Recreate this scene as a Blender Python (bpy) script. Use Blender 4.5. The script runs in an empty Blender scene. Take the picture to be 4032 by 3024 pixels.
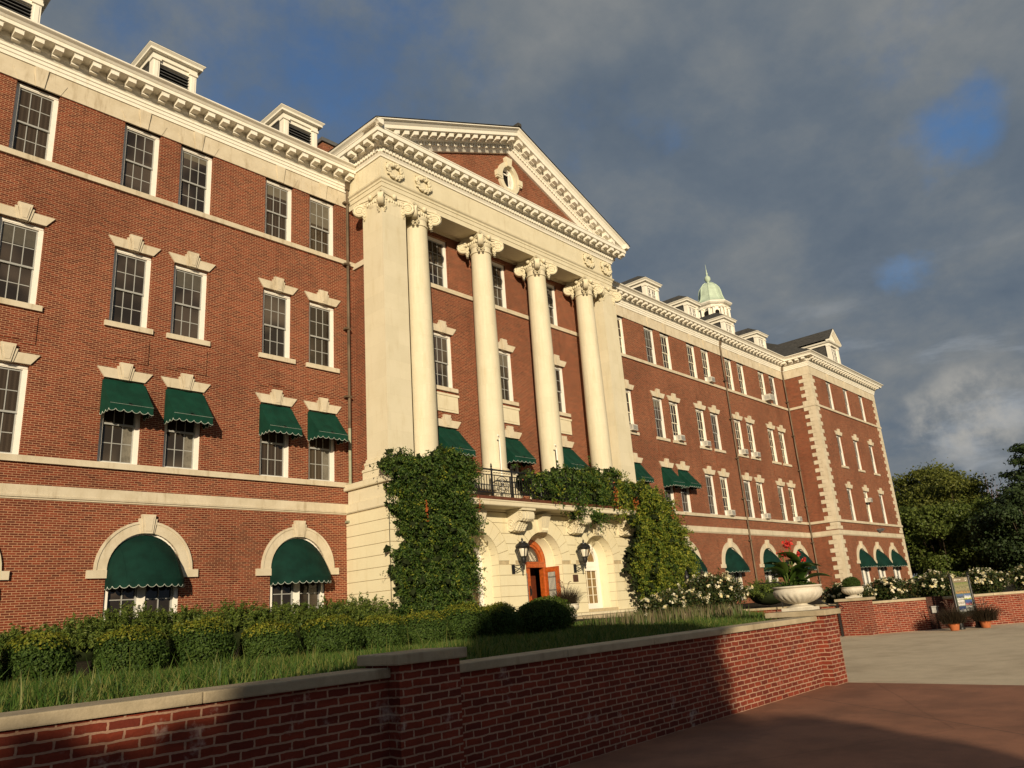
import bpy, bmesh, math, random
import numpy as np
from mathutils import Vector, Matrix

R = math.radians
rng = np.random.default_rng(7)
random.seed(7)
col = bpy.context.scene.collection
sc = bpy.context.scene
LIFT = 1.57            # everything is modelled round the eye; lifted at the end so that the plaza is z = 0

# ------------------------------------------------------------------ camera
cam_d = bpy.data.cameras.new('camera')
cam_d.sensor_width = 36.0
cam_d.lens = 27.0
cam_d.clip_start = 0.1
cam_d.clip_end = 3000
cam = bpy.data.objects.new('camera', cam_d)
col.objects.link(cam)
_y, _p, _r = R(48.433), R(16.606), R(-4.2825)
_f = Vector((math.sin(_y) * math.cos(_p), math.cos(_y) * math.cos(_p), math.sin(_p)))
_r0 = Vector((math.cos(_y), -math.sin(_y), 0))
_u0 = _r0.cross(_f)
_rt = _r0 * math.cos(_r) + _u0 * math.sin(_r)
_up = _u0 * math.cos(_r) - _r0 * math.sin(_r)
cam.matrix_world = Matrix(((_rt.x, _up.x, -_f.x, 0), (_rt.y, _up.y, -_f.y, 0), (_rt.z, _up.z, -_f.z, 0), (0, 0, 0, 1)))
sc.camera = cam

# ------------------------------------------------------------------ light
SUN_ELEV = 12.8
SUN_AZ = 44.0                       # the light travels towards +Y turned by this angle to +X
sun_d = bpy.data.lights.new('sun', 'SUN')
sun_d.energy = 5.0
sun_d.angle = R(0.55)
sun_d.color = (1.0, 0.84, 0.60)
sun = bpy.data.objects.new('sun', sun_d)
col.objects.link(sun)
_ts = Vector((-math.sin(R(SUN_AZ)) * math.cos(R(SUN_ELEV)), -math.cos(R(SUN_AZ)) * math.cos(R(SUN_ELEV)), math.sin(R(SUN_ELEV))))
sun.rotation_euler = _ts.to_track_quat('Z', 'Y').to_euler()
sun.location = (-30, -30, 30)

sc.view_settings.view_transform = 'Standard'
sc.view_settings.look = 'None'
sc.view_settings.exposure = 0.16
sc.view_settings.gamma = 1.0

# ------------------------------------------------------------------ node helpers
class NT:
    def __init__(self, tree):
        self.t = tree; self.n = tree.nodes; self.l = tree.links
    def new(self, typ, **kw):
        n = self.n.new(typ)
        for k, v in kw.items():
            if k == 'ins':
                for kk, vv in v.items():
                    if isinstance(vv, bpy.types.NodeSocket): self.l.new(vv, n.inputs[kk])
                    else: n.inputs[kk].default_value = vv
            else: setattr(n, k, v)
        return n
    def math(self, op, a, b=None, c=None, clamp=False):
        n = self.n.new('ShaderNodeMath'); n.operation = op; n.use_clamp = clamp
        for i, v in enumerate((a, b, c)):
            if v is None: continue
            if isinstance(v, bpy.types.NodeSocket): self.l.new(v, n.inputs[i])
            else: n.inputs[i].default_value = v
        return n.outputs[0]
    def mix(self, fac, a, b, blend='MIX'):
        n = self.n.new('ShaderNodeMix'); n.data_type = 'RGBA'; n.blend_type = blend
        for s, v in ((n.inputs[0], fac), (n.inputs[6], a), (n.inputs[7], b)):
            if isinstance(v, bpy.types.NodeSocket): self.l.new(v, s)
            else: s.default_value = v if not isinstance(v, tuple) or len(v) == 4 else (*v, 1)
        return n.outputs[2]
    def ramp(self, fac, stops):
        n = self.n.new('ShaderNodeValToRGB')
        e = n.color_ramp.elements
        while len(e) < len(stops): e.new(0.5)
        for el, (p, c) in zip(e, stops):
            el.position = p; el.color = (*c, 1) if len(c) == 3 else c
        self.l.new(fac, n.inputs[0])
        return n.outputs[0]
    def noise(self, vec, scale, detail=4, rough=0.55, dist=0.0):
        n = self.n.new('ShaderNodeTexNoise')
        n.inputs['Scale'].default_value = scale; n.inputs['Detail'].default_value = detail
        n.inputs['Roughness'].default_value = rough; n.inputs['Distortion'].default_value = dist
        if vec is not None: self.l.new(vec, n.inputs['Vector'])
        return n.outputs[0]
    def maprange(self, v, a, b, c=0.0, d=1.0, smooth=True):
        n = self.n.new('ShaderNodeMapRange'); n.interpolation_type = 'SMOOTHSTEP' if smooth else 'LINEAR'
        self.l.new(v, n.inputs[0])
        for i, x in zip((1, 2, 3, 4), (a, b, c, d)): n.inputs[i].default_value = x
        return n.outputs[0]

# ------------------------------------------------------------------ world: low evening sky under broken cloud
world = bpy.data.worlds.new('World'); sc.world = world
world.use_nodes = True
wt = NT(world.node_tree); wt.n.clear()
sky = wt.new('ShaderNodeTexSky', sky_type='NISHITA', sun_disc=False, sun_elevation=R(SUN_ELEV), sun_rotation=R(180 + SUN_AZ),
             air_density=1.0, dust_density=0.6, ozone_density=2.0)
tc = wt.new('ShaderNodeTexCoord')
dirv = tc.outputs['Generated']
sep = wt.new('ShaderNodeSeparateXYZ', ins={0: dirv})
zc = wt.math('ADD', wt.math('MAXIMUM', sep.outputs[2], 0.0), 0.34)
cl = wt.new('ShaderNodeCombineXYZ', ins={0: wt.math('DIVIDE', sep.outputs[0], zc), 1: wt.math('DIVIDE', sep.outputs[1], zc), 2: 0.0})
cv = cl.outputs[0]
nw = wt.n.new('ShaderNodeTexNoise'); nw.inputs['Scale'].default_value = 7.0; nw.inputs['Detail'].default_value = 5.0; nw.inputs['Roughness'].default_value = 0.55
wt.l.new(dirv, nw.inputs['Vector'])
wv_ = wt.new('ShaderNodeVectorMath', operation='SUBTRACT', ins={0: nw.outputs['Color'], 1: (0.5, 0.5, 0.5)})
ws_ = wt.new('ShaderNodeVectorMath', operation='SCALE', ins={0: wv_.outputs[0]}); ws_.inputs['Scale'].default_value = 0.13
wdir = wt.new('ShaderNodeVectorMath', operation='NORMALIZE', ins={0: wt.new('ShaderNodeVectorMath', operation='ADD', ins={0: dirv, 1: ws_.outputs[0]}).outputs[0]}).outputs[0]
def gaus(dx, dy, dz, c0, c1):
    v = Vector((dx, dy, dz)).normalized()
    d = wt.new('ShaderNodeVectorMath', operation='DOT_PRODUCT', ins={0: wdir, 1: v}).outputs['Value']
    return wt.maprange(d, c0, c1)
big = wt.noise(cv, 1.9, 9, 0.57, 0.15)
mid = wt.noise(cv, 5.2, 8, 0.60, 0.1)
fine = wt.noise(cv, 9.0, 4, 0.6, 0.2)
body = wt.math('ADD', wt.math('MULTIPLY', big, 0.66), wt.math('MULTIPLY', mid, 0.34))
cloud = wt.ramp(body, [(0.36, (0.092, 0.124, 0.168)), (0.46, (0.124, 0.154, 0.190)), (0.54, (0.170, 0.190, 0.208)), (0.66, (0.255, 0.258, 0.252))])
# low, thin, brighter bands of cloud towards the horizon
hv = wt.new('ShaderNodeMapping', ins={'Vector': dirv, 'Scale': (2.6, 2.6, 8.0), 'Rotation': (0.0, R(6), 0.0)})
band = wt.noise(hv.outputs[0], 2.4, 9, 0.60, 0.25)
lowm = wt.math('MULTIPLY', wt.maprange(sep.outputs[2], 0.42, 0.15), wt.maprange(band, 0.50, 0.70))
cloud = wt.mix(wt.math('MULTIPLY', lowm, 0.7), cloud, (0.32, 0.35, 0.385))
puff = wt.math('MULTIPLY', gaus(0.968, 0.185, 0.178, 0.9975, 0.9998), wt.maprange(wt.noise(dirv, 14.0, 8, 0.6), 0.36, 0.60))
cloud = wt.mix(wt.math('MULTIPLY', puff, 0.8), cloud, (0.42, 0.40, 0.36))
# gaps of clear sky
gap = wt.math('MULTIPLY', gaus(0.37, 0.66, 0.67, 0.935, 0.999), 0.54)
gap = wt.math('ADD', gap, wt.math('MULTIPLY', gaus(0.873, 0.118, 0.472, 0.9966, 1.0005), 0.78))
gap = wt.math('ADD', gap, wt.math('MULTIPLY', gaus(0.912, 0.212, 0.352, 0.9989, 1.0003), 0.48))
gap = wt.math('ADD', gap, wt.math('MULTIPLY', gaus(0.80, 0.10, 0.60, 0.985, 0.9995), 0.30))
gap = wt.math('ADD', gap, wt.math('MULTIPLY', gaus(0.72, 0.40, 0.56, 0.985, 0.9995), 0.22))
west = wt.maprange(wt.new('ShaderNodeVectorMath', operation='DOT_PRODUCT', ins={0: dirv, 1: (-0.69, -0.70, 0.1)}).outputs['Value'], 0.2, 0.9, 0.0, 0.35)
gap = wt.math('ADD', gap, west)
brk = wt.math('ADD', wt.math('MULTIPLY', mid, 0.5), wt.math('MULTIPLY', wt.noise(dirv, 11.0, 8, 0.62), 0.5))
gapm = wt.maprange(wt.math('SUBTRACT', gap, wt.math('MULTIPLY', wt.maprange(brk, 0.33, 0.66, 0, 1, False), 0.75)), -0.18, 0.75)
skyc = wt.mix(1.0, sky.outputs[0], (0.66, 0.86, 1.08), 'MULTIPLY')
cl10 = wt.new('ShaderNodeVectorMath', operation='SCALE', ins={0: cloud}); cl10.inputs['Scale'].default_value = 9.0
final = wt.mix(gapm, cl10.outputs[0], skyc)
bg = wt.new('ShaderNodeBackground', ins={'Color': final, 'Strength': 0.108})
wo = wt.new('ShaderNodeOutputWorld', ins={'Surface': bg.outputs[0]})

# ------------------------------------------------------------------ materials
MATS = {}
def base_mat(name):
    m = bpy.data.materials.new(name); m.use_nodes = True
    t = NT(m.node_tree); t.n.clear()
    b = t.new('ShaderNodeBsdfPrincipled')
    t.new('ShaderNodeOutputMaterial', ins={'Surface': b.outputs[0]})
    MATS[name] = m
    return m, t, b
def wallvec(t, warp=0.0):
    g = t.new('ShaderNodeNewGeometry')
    s = t.new('ShaderNodeSeparateXYZ', ins={0: g.outputs['True Normal']})
    tv = t.new('ShaderNodeCombineXYZ', ins={0: t.math('MULTIPLY', s.outputs[1], -1.0), 1: s.outputs[0], 2: 0.0})
    tn = t.new('ShaderNodeVectorMath', operation='NORMALIZE', ins={0: tv.outputs[0]})
    u = t.new('ShaderNodeVectorMath', operation='DOT_PRODUCT', ins={0: g.outputs['Position'], 1: tn.outputs[0]}).outputs['Value']
    sp = t.new('ShaderNodeSeparateXYZ', ins={0: g.outputs['Position']})
    v = sp.outputs[2]
    if warp:
        n1 = t.noise(g.outputs['Position'], 9.0, 3, 0.6)
        v = t.math('ADD', v, t.math('MULTIPLY', t.math('SUBTRACT', n1, 0.5), warp))
        n2 = t.noise(g.outputs['Position'], 14.0, 3, 0.6)
        u = t.math('ADD', u, t.math('MULTIPLY', t.math('SUBTRACT', n2, 0.5), warp * 1.4))
    return t.new('ShaderNodeCombineXYZ', ins={0: u, 1: v, 2: 0.0}).outputs[0], g.outputs['Position']
def brick_mat(name, c1, c2, mortar, msize, warp, dark, bump=0.4, eff=0.0):
    m, t, b = base_mat(name)
    vec, pos = wallvec(t, warp)
    br = t.new('ShaderNodeTexBrick', offset=0.5, squash=1.0)
    t.l.new(vec, br.inputs['Vector'])
    for k, v in (('Color1', (*c1, 1)), ('Color2', (*c2, 1)), ('Mortar', (*mortar, 1)), ('Scale', 1.0), ('Mortar Size', msize), ('Mortar Smooth', 0.12), ('Bias', -0.1), ('Brick Width', 0.212), ('Row Height', 0.0677)):
        br.inputs[k].default_value = v
    n = t.noise(pos, 0.35, 5, 0.65)
    n2 = t.noise(t.new('ShaderNodeMapping', ins={'Vector': vec, 'Scale': (1.2, 7.0, 1.0)}).outputs[0], 1.6, 6, 0.7)
    n3 = t.noise(pos, 55.0, 3, 0.6)
    c = t.mix(t.maprange(n, 0.40, 0.70, 0.0, 0.55), br.outputs['Color'], (*dark, 1), 'MULTIPLY')
    c = t.mix(t.maprange(n2, 0.38, 0.70, 0.0, 0.55), c, (0.52, 0.47, 0.46, 1), 'MULTIPLY')
    c = t.mix(t.maprange(n3, 0.3, 0.8, 0.0, 0.3), c, (0.45, 0.42, 0.40, 1), 'MULTIPLY')
    stn = t.noise(t.new('ShaderNodeMapping', ins={'Vector': vec, 'Scale': (2.4, 0.16, 1.0)}).outputs[0], 1.0, 5, 0.6)
    c = t.mix(t.maprange(stn, 0.54, 0.74, 0.0, 0.5), c, (0.55, 0.50, 0.48, 1), 'MULTIPLY')
    if eff:   # lime bleeding out of the joints
        e = t.math('MULTIPLY', t.maprange(t.noise(pos, 2.2, 6, 0.7), 0.60, 0.72), eff)
        c = t.mix(e, c, (0.62, 0.50, 0.42, 1))
    t.l.new(c, b.inputs['Base Color'])
    b.inputs['Roughness'].default_value = 0.9
    b.inputs['Specular IOR Level'].default_value = 0.2
    h = t.math('SUBTRACT', t.math('MULTIPLY', n3, 0.35), br.outputs['Fac'])
    bp = t.new('ShaderNodeBump', ins={'Height': h, 'Strength': bump, 'Distance': 0.012})
    t.l.new(bp.outputs[0], b.inputs['Normal'])
    return m
def stone_mat(name, c1, c2, rough=0.8, scale=1.2, stain=None, blocks=0.0, bump=0.15, spec=0.3, island=0.0):
    m, t, b = base_mat(name)
    vec, pos = wallvec(t)
    n = t.noise(pos, scale, 6, 0.65, 0.3)
    c = t.mix(t.maprange(n, 0.35, 0.68), (*c1, 1), (*c2, 1))
    if blocks:
        br = t.new('ShaderNodeTexBrick', offset=0.5)
        t.l.new(vec, br.inputs['Vector'])
        for k, v in (('Color1', (0.935, 0.935, 0.93, 1)), ('Color2', (1.0, 1.0, 1.0, 1)), ('Mortar', (0.90, 0.89, 0.87, 1)), ('Scale', 1.0), ('Mortar Size', 0.005), ('Brick Width', blocks * 1.45), ('Row Height', blocks)):
            br.inputs[k].default_value = v
        c = t.mix(1.0, c, br.outputs['Color'], 'MULTIPLY')
    if stain:
        sm = t.new('ShaderNodeMapping', ins={'Vector': pos, 'Scale': (2.2, 2.2, 0.35)})
        s = t.maprange(t.noise(sm.outputs[0], 2.0, 5, 0.65), 0.52, 0.74, 0.0, 0.6)
        c = t.mix(s, c, (*stain, 1), 'MULTIPLY')
    if island:
        gi = t.new('ShaderNodeNewGeometry'); f_ = t.maprange(gi.outputs['Random Per Island'], 0, 1, 1 - island, 1.0, False)
        c = t.mix(1.0, c, t.new('ShaderNodeCombineXYZ', ins={0: f_, 1: f_, 2: f_}).outputs[0], 'MULTIPLY')
    fn = t.noise(pos, 40.0, 3, 0.6)
    c = t.mix(t.maprange(fn, 0.3, 0.8, 0.0, 0.2), c, (0.6, 0.58, 0.55, 1), 'MULTIPLY')
    t.l.new(c, b.inputs['Base Color'])
    b.inputs['Roughness'].default_value = rough
    b.inputs['Specular IOR Level'].default_value = spec
    bp = t.new('ShaderNodeBump', ins={'Height': fn, 'Strength': bump, 'Distance': 0.01})
    t.l.new(bp.outputs[0], b.inputs['Normal'])
    return m
def plain(name, c, rough=0.5, spec=0.4, metal=0.0, var=0.15, scale=6.0, coat=0.0):
    m, t, b = base_mat(name)
    g = t.new('ShaderNodeNewGeometry')
    n = t.noise(g.outputs['Position'], scale, 4, 0.6)
    cc = t.mix(t.maprange(n, 0.3, 0.75, 0.0, 1.0), tuple(min(1, x * (1 + var)) for x in c), tuple(x * (1 - var) for x in c))
    t.l.new(cc, b.inputs['Base Color'])
    b.inputs['Roughness'].default_value = rough
    b.inputs['Specular IOR Level'].default_value = spec
    b.inputs['Metallic'].default_value = metal
    if coat: b.inputs['Coat Weight'].default_value = coat
    return m
def leaf_mat(name, cols, trans=0.3, rough=0.5):
    m = bpy.data.materials.new(name); m.use_nodes = True
    t = NT(m.node_tree); t.n.clear()
    g = t.new('ShaderNodeNewGeometry')
    st = [((i + 0.5) / len(cols), c) for i, c in enumerate(cols)]
    c = t.ramp(g.outputs['Random Per Island'], st)
    n = t.noise(g.outputs['Position'], 1.3, 3, 0.6)
    c = t.mix(t.maprange(n, 0.35, 0.7, 0.0, 0.5), c, (0.62, 0.72, 0.55, 1), 'MULTIPLY')
    b = t.new('ShaderNodeBsdfPrincipled', ins={'Base Color': c, 'Roughness': rough, 'Specular IOR Level': 0.18})
    tr = t.new('ShaderNodeBsdfTranslucent', ins={'Color': c})
    mx = t.new('ShaderNodeMixShader', ins={0: trans, 1: b.outputs[0], 2: tr.outputs[0]})
    t.new('ShaderNodeOutputMaterial', ins={'Surface': mx.outputs[0]})
    MATS[name] = m
    return m

M_BRICK = brick_mat('facade_brick', (0.232, 0.048, 0.021), (0.098, 0.023, 0.013), (0.45, 0.255, 0.145), 0.0086, 0.009, (0.58, 0.56, 0.56), 0.6)
M_GBRICK = brick_mat('garden_brick', (0.245, 0.045, 0.022), (0.125, 0.024, 0.015), (0.43, 0.26, 0.175), 0.0084, 0.022, (0.62, 0.52, 0.5), 0.8, 0.45)
M_LIME = stone_mat('limestone', (0.60, 0.525, 0.395), (0.52, 0.445, 0.32), 0.85, 1.6, (0.55, 0.48, 0.38))
M_COPE = stone_mat('coping_stone', (0.50, 0.41, 0.275), (0.38, 0.31, 0.20), 0.9, 2.5, (0.6, 0.55, 0.5), 0.0, 0.35, island=0.28)
M_CREAM = stone_mat('cream_stone', (0.655, 0.590, 0.435), (0.615, 0.550, 0.395), 0.8, 0.8, (0.88, 0.84, 0.76), 0.72)
M_CREAMP = stone_mat('cream_carved', (0.655, 0.590, 0.430), (0.605, 0.540, 0.385), 0.8, 1.2, (0.82, 0.77, 0.68))
M_RUST = stone_mat('rusticated_cream', (0.69, 0.625, 0.43), (0.66, 0.585, 0.395), 0.8, 0.7, (0.88, 0.84, 0.74))
M_WHITE = stone_mat('white_paint', (0.80, 0.76, 0.66), (0.77, 0.72, 0.61), 0.6, 1.5, (0.86, 0.82, 0.74), 0.0, 0.05, 0.35)
M_FRAME = plain('window_white', (0.80, 0.76, 0.68), 0.5, 0.4, 0, 0.03)
M_SASH = plain('sash_grey', (0.33, 0.33, 0.31), 0.5, 0.4, 0, 0.06)
M_SASHW = plain('sash_cream', (0.70, 0.64, 0.50), 0.5, 0.4, 0, 0.05)
M_GREEN = plain('awning_canvas', (0.0040, 0.036, 0.022), 0.85, 0.15, 0, 0.22, 2.5)
M_TRIM = plain('awning_trim', (0.42, 0.46, 0.40), 0.8, 0.2)
M_GREEND = plain('dimmed_awning_canvas', (0.0028, 0.022, 0.0155), 0.85, 0.15, 0, 0.25, 2.5)  # awning green darkened for the weaker light on the arched canopies
M_SLATE = brick_mat('slate', (0.10, 0.095, 0.085), (0.06, 0.058, 0.055), (0.03, 0.03, 0.03), 0.006, 0.0, (0.7, 0.7, 0.68), 0.3)
M_COPPER = plain('copper_patina', (0.40, 0.48, 0.37), 0.7, 0.3, 0, 0.14, 2.0)
M_PIPE = plain('old_copper_pipe', (0.13, 0.095, 0.06), 0.55, 0.4, 0.3, 0.35, 1.2)
M_PIPEG = plain('green_copper_pipe', (0.27, 0.28, 0.19), 0.65, 0.3, 0.0, 0.3, 1.5)
M_BLACK = plain('black_iron', (0.012, 0.011, 0.010), 0.4, 0.5, 0.0, 0.2)
M_DARKIN = plain('dark_interior', (0.012, 0.010, 0.009), 0.9, 0.1)
M_LOUVRE = plain('louvre_slats', (0.10, 0.10, 0.10), 0.6, 0.3)
M_WOOD = plain('red_oak_door', (0.36, 0.075, 0.012), 0.38, 0.5, 0, 0.3, 9.0, 0.3)
M_BROWN = plain('copper_flashing', (0.10, 0.035, 0.018), 0.6, 0.3, 0, 0.25)
M_URN = stone_mat('cast_stone', (0.62, 0.57, 0.47), (0.50, 0.45, 0.36), 0.85, 4.0, (0.75, 0.70, 0.62), 0.0, 0.3)
M_TERRA = plain('terracotta', (0.34, 0.105, 0.038), 0.8, 0.2, 0, 0.15)
M_SOIL = plain('soil', (0.022, 0.018, 0.010), 0.95, 0.1, 0, 0.4, 8.0)
M_CORE = plain('inner_shade', (0.016, 0.022, 0.008), 0.95, 0.05, 0, 0.3)  # shade inside the foliage, put into the colour of the cores
M_BARK = plain('bark', (0.075, 0.055, 0.038), 0.9, 0.1, 0, 0.35, 5.0)
M_AC = plain('ac_casing', (0.50, 0.47, 0.40), 0.6, 0.3, 0, 0.06)
M_ACG = plain('ac_grille', (0.30, 0.29, 0.27), 0.6, 0.3)
def glass_mat(name, c, spec=0.5, blinds=None):
    m, t, b = base_mat(name)
    cc = (*c, 1)
    if blinds:
        g = t.new('ShaderNodeNewGeometry')
        sp = t.new('ShaderNodeSeparateXYZ', ins={0: g.outputs['Position']})
        w = t.math('SINE', t.math('MULTIPLY', sp.outputs[0], 46.0))
        cc = t.mix(t.maprange(w, -0.5, 0.9), (*c, 1), (*blinds, 1))
    else:
        g = t.new('ShaderNodeNewGeometry')
        n = t.noise(g.outputs['Position'], 0.55, 2, 0.5)
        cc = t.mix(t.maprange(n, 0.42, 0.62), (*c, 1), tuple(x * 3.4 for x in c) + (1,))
    if isinstance(cc, tuple): b.inputs['Base Color'].default_value = cc
    else: t.l.new(cc, b.inputs['Base Color'])
    b.inputs['Roughness'].default_value = 0.06
    b.inputs['Specular IOR Level'].default_value = spec
    g2 = t.new('ShaderNodeNewGeometry')
    wv = t.noise(g2.outputs['Position'], 1.7, 2, 0.5)
    bp = t.new('ShaderNodeBump', ins={'Height': wv, 'Strength': 0.12, 'Distance': 0.05})
    t.l.new(bp.outputs[0], b.inputs['Normal'])
    return m
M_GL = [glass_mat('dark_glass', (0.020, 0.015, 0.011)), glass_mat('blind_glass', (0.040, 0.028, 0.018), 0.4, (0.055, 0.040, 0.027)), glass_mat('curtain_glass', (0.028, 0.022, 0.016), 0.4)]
M_GLY = glass_mat('yellow_curtain_glass', (0.16, 0.10, 0.035), 0.4, (0.24, 0.15, 0.06))  # yellow-brown curtain stripes in the pane colour
M_FROST = plain('frosted_lamp_glass', (0.60, 0.55, 0.44), 0.35, 0.5, 0, 0.05)
M_BOX = leaf_mat('boxwood_leaf', [(0.034, 0.064, 0.013), (0.052, 0.090, 0.017), (0.074, 0.116, 0.021)], 0.3, 0.62)
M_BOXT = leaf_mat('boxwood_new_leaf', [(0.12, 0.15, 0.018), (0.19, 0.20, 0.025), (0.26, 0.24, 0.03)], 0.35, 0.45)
M_JUN = leaf_mat('juniper_leaf', [(0.050, 0.080, 0.016), (0.080, 0.120, 0.022), (0.115, 0.155, 0.028), (0.15, 0.18, 0.035)], 0.3)
M_VINE = leaf_mat('vine_leaf', [(0.028, 0.060, 0.013), (0.046, 0.090, 0.017), (0.072, 0.122, 0.023), (0.12, 0.16, 0.03)], 0.35, 0.5)
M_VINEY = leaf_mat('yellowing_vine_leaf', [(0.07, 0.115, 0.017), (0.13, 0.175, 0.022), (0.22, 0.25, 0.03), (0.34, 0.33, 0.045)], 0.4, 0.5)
M_ORANGE = leaf_mat('dry_orange_leaf', [(0.42, 0.10, 0.02), (0.32, 0.09, 0.03)], 0.2)
M_ROSE = leaf_mat('rose_leaf', [(0.022, 0.036, 0.010), (0.032, 0.052, 0.013), (0.05, 0.07, 0.018), (0.075, 0.06, 0.02)], 0.25)
M_PETAL = leaf_mat('white_petal', [(0.72, 0.66, 0.50), (0.80, 0.74, 0.58), (0.70, 0.58, 0.30)], 0.2)
M_GRASS = leaf_mat('grass_blade', [(0.044, 0.092, 0.018), (0.064, 0.122, 0.022), (0.094, 0.15, 0.028), (0.19, 0.19, 0.055)], 0.35)
M_TREE = leaf_mat('tree_leaf', [(0.062, 0.088, 0.020), (0.092, 0.124, 0.026), (0.13, 0.16, 0.034)], 0.35)
M_TREEO = leaf_mat('olive_tree_leaf', [(0.080, 0.094, 0.019), (0.118, 0.13, 0.025), (0.16, 0.165, 0.033)], 0.35)
M_PINE = leaf_mat('pine_needle', [(0.026, 0.042, 0.017), (0.036, 0.058, 0.021), (0.052, 0.076, 0.027)], 0.2)
M_TWIG = plain('bare_twig', (0.16, 0.095, 0.075), 0.9, 0.1, 0, 0.2)
M_FOUNT = leaf_mat('purple_grass', [(0.020, 0.016, 0.010), (0.035, 0.022, 0.014), (0.05, 0.035, 0.02)], 0.15)
M_CANNA = leaf_mat('canna_leaf', [(0.035, 0.075, 0.014), (0.055, 0.105, 0.018), (0.085, 0.13, 0.024)], 0.35, 0.35)
M_RED = leaf_mat('red_petal', [(0.72, 0.055, 0.045), (0.80, 0.10, 0.08), (0.60, 0.03, 0.03)], 0.25)
M_STEM = plain('green_stem', (0.07, 0.10, 0.02), 0.6, 0.3)

# ------------------------------------------------------------------ mesh helpers
class MB:
    def __init__(s): s.v = []; s.f = []
    def poly(s, pts):
        i = len(s.v); s.v += [tuple(p) for p in pts]; s.f.append(tuple(range(i, i + len(pts))))
    def hexa(s, p):
        i = len(s.v); s.v += [tuple(q) for q in p]
        for q in ((0, 3, 2, 1), (4, 5, 6, 7), (0, 1, 5, 4), (1, 2, 6, 5), (2, 3, 7, 6), (3, 0, 4, 7)):
            s.f.append(tuple(i + k for k in q))
    def box(s, x0, x1, y0, y1, z0, z1):
        s.hexa([(x0, y0, z0), (x1, y0, z0), (x1, y1, z0), (x0, y1, z0), (x0, y0, z1), (x1, y0, z1), (x1, y1, z1), (x0, y1, z1)])
    def prism(s, pts, y0, y1, fn=None):
        """polygon pts (x,z) extruded along y"""
        fn = fn or (lambda a, b, c: (a, b, c))
        n = len(pts); i = len(s.v)
        s.v += [fn(x, y0, z) for x, z in pts] + [fn(x, y1, z) for x, z in pts]
        s.f.append(tuple(i + k for k in range(n))); s.f.append(tuple(i + n + k for k in reversed(range(n))))
        for k in range(n):
            k2 = (k + 1) % n
            s.f.append((i + k, i + n + k, i + n + k2, i + k2))
    def strip(s, a, b, close=False):
        n = len(a); i = len(s.v); s.v += [tuple(p) for p in a] + [tuple(p) for p in b]
        for k in range(n if close else n - 1):
            k2 = (k + 1) % n
            s.f.append((i + k, i + k2, i + n + k2, i + n + k))
    def lathe(s, prof, c, n=24, a0=0.0, a1=2 * math.pi, flute=None):
        full = abs(a1 - a0 - 2 * math.pi) < 1e-6
        rings = []
        for r, z in prof:
            ring = []
            for k in range(n if full else n + 1):
                a = a0 + (a1 - a0) * k / n
                rr = r * (flute(a, z) if flute else 1.0)
                ring.append((c[0] + rr * math.cos(a), c[1] + rr * math.sin(a), c[2] + z))
            rings.append(ring)
        for a, b in zip(rings[:-1], rings[1:]): s.strip(a, b, full)
    def tube(s, pts, r, n=6, r1=None):
        pts = [Vector(p) for p in pts]; rings = []
        m = len(pts)
        for i, p in enumerate(pts):
            d = (pts[min(i + 1, m - 1)] - pts[max(i - 1, 0)]).normalized()
            u = d.orthogonal().normalized() if abs(d.z) > 0.99 else d.cross(Vector((0, 0, 1))).normalized()
            w = d.cross(u)
            rr = r if r1 is None else r + (r1 - r) * i / (m - 1)
            rings.append([tuple(p + (u * math.cos(2 * math.pi * k / n) + w * math.sin(2 * math.pi * k / n)) * rr) for k in range(n)])
        for a, b in zip(rings[:-1], rings[1:]): s.strip(a, b, True)
        s.poly(list(reversed(rings[0]))); s.poly(rings[-1])
    def ball(s, c, r, n=8, m=5, sc3=(1, 1, 1)):
        prof = [(max(1e-4, math.sin(math.pi * i / m)), -math.cos(math.pi * i / m)) for i in range(m + 1)]
        i0 = len(s.v)
        s.lathe(prof, (0, 0, 0), n)
        for k in range(i0, len(s.v)):
            x, y, z = s.v[k]; s.v[k] = (c[0] + x * r * sc3[0], c[1] + y * r * sc3[1], c[2] + z * r * sc3[2])
    def merge(s, o, fn):
        i = len(s.v); s.v += [tuple(fn(*p)) for p in o.v]; s.f += [tuple(i + k for k in f) for f in o.f]
    def mesh(s, name, mat, smooth=0, bevel=0.0):
        me = bpy.data.meshes.new(name); me.from_pydata(s.v, [], s.f)
        bm = bmesh.new(); bm.from_mesh(me)
        bmesh.ops.remove_doubles(bm, verts=bm.verts, dist=1e-5)
        bmesh.ops.recalc_face_normals(bm, faces=bm.faces)
        if bevel:
            es = [e for e in bm.edges if len(e.link_faces) == 2 and e.calc_face_angle(0) > 0.6]
            bmesh.ops.bevel(bm, geom=es, offset=bevel, segments=2, affect='EDGES', profile=0.6)
        bm.to_mesh(me); bm.free()
        if smooth:
            me.polygons.foreach_set('use_smooth', [True] * len(me.polygons))
            me.set_sharp_from_angle(angle=R(smooth))
        me.materials.append(mat)
        return me

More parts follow.
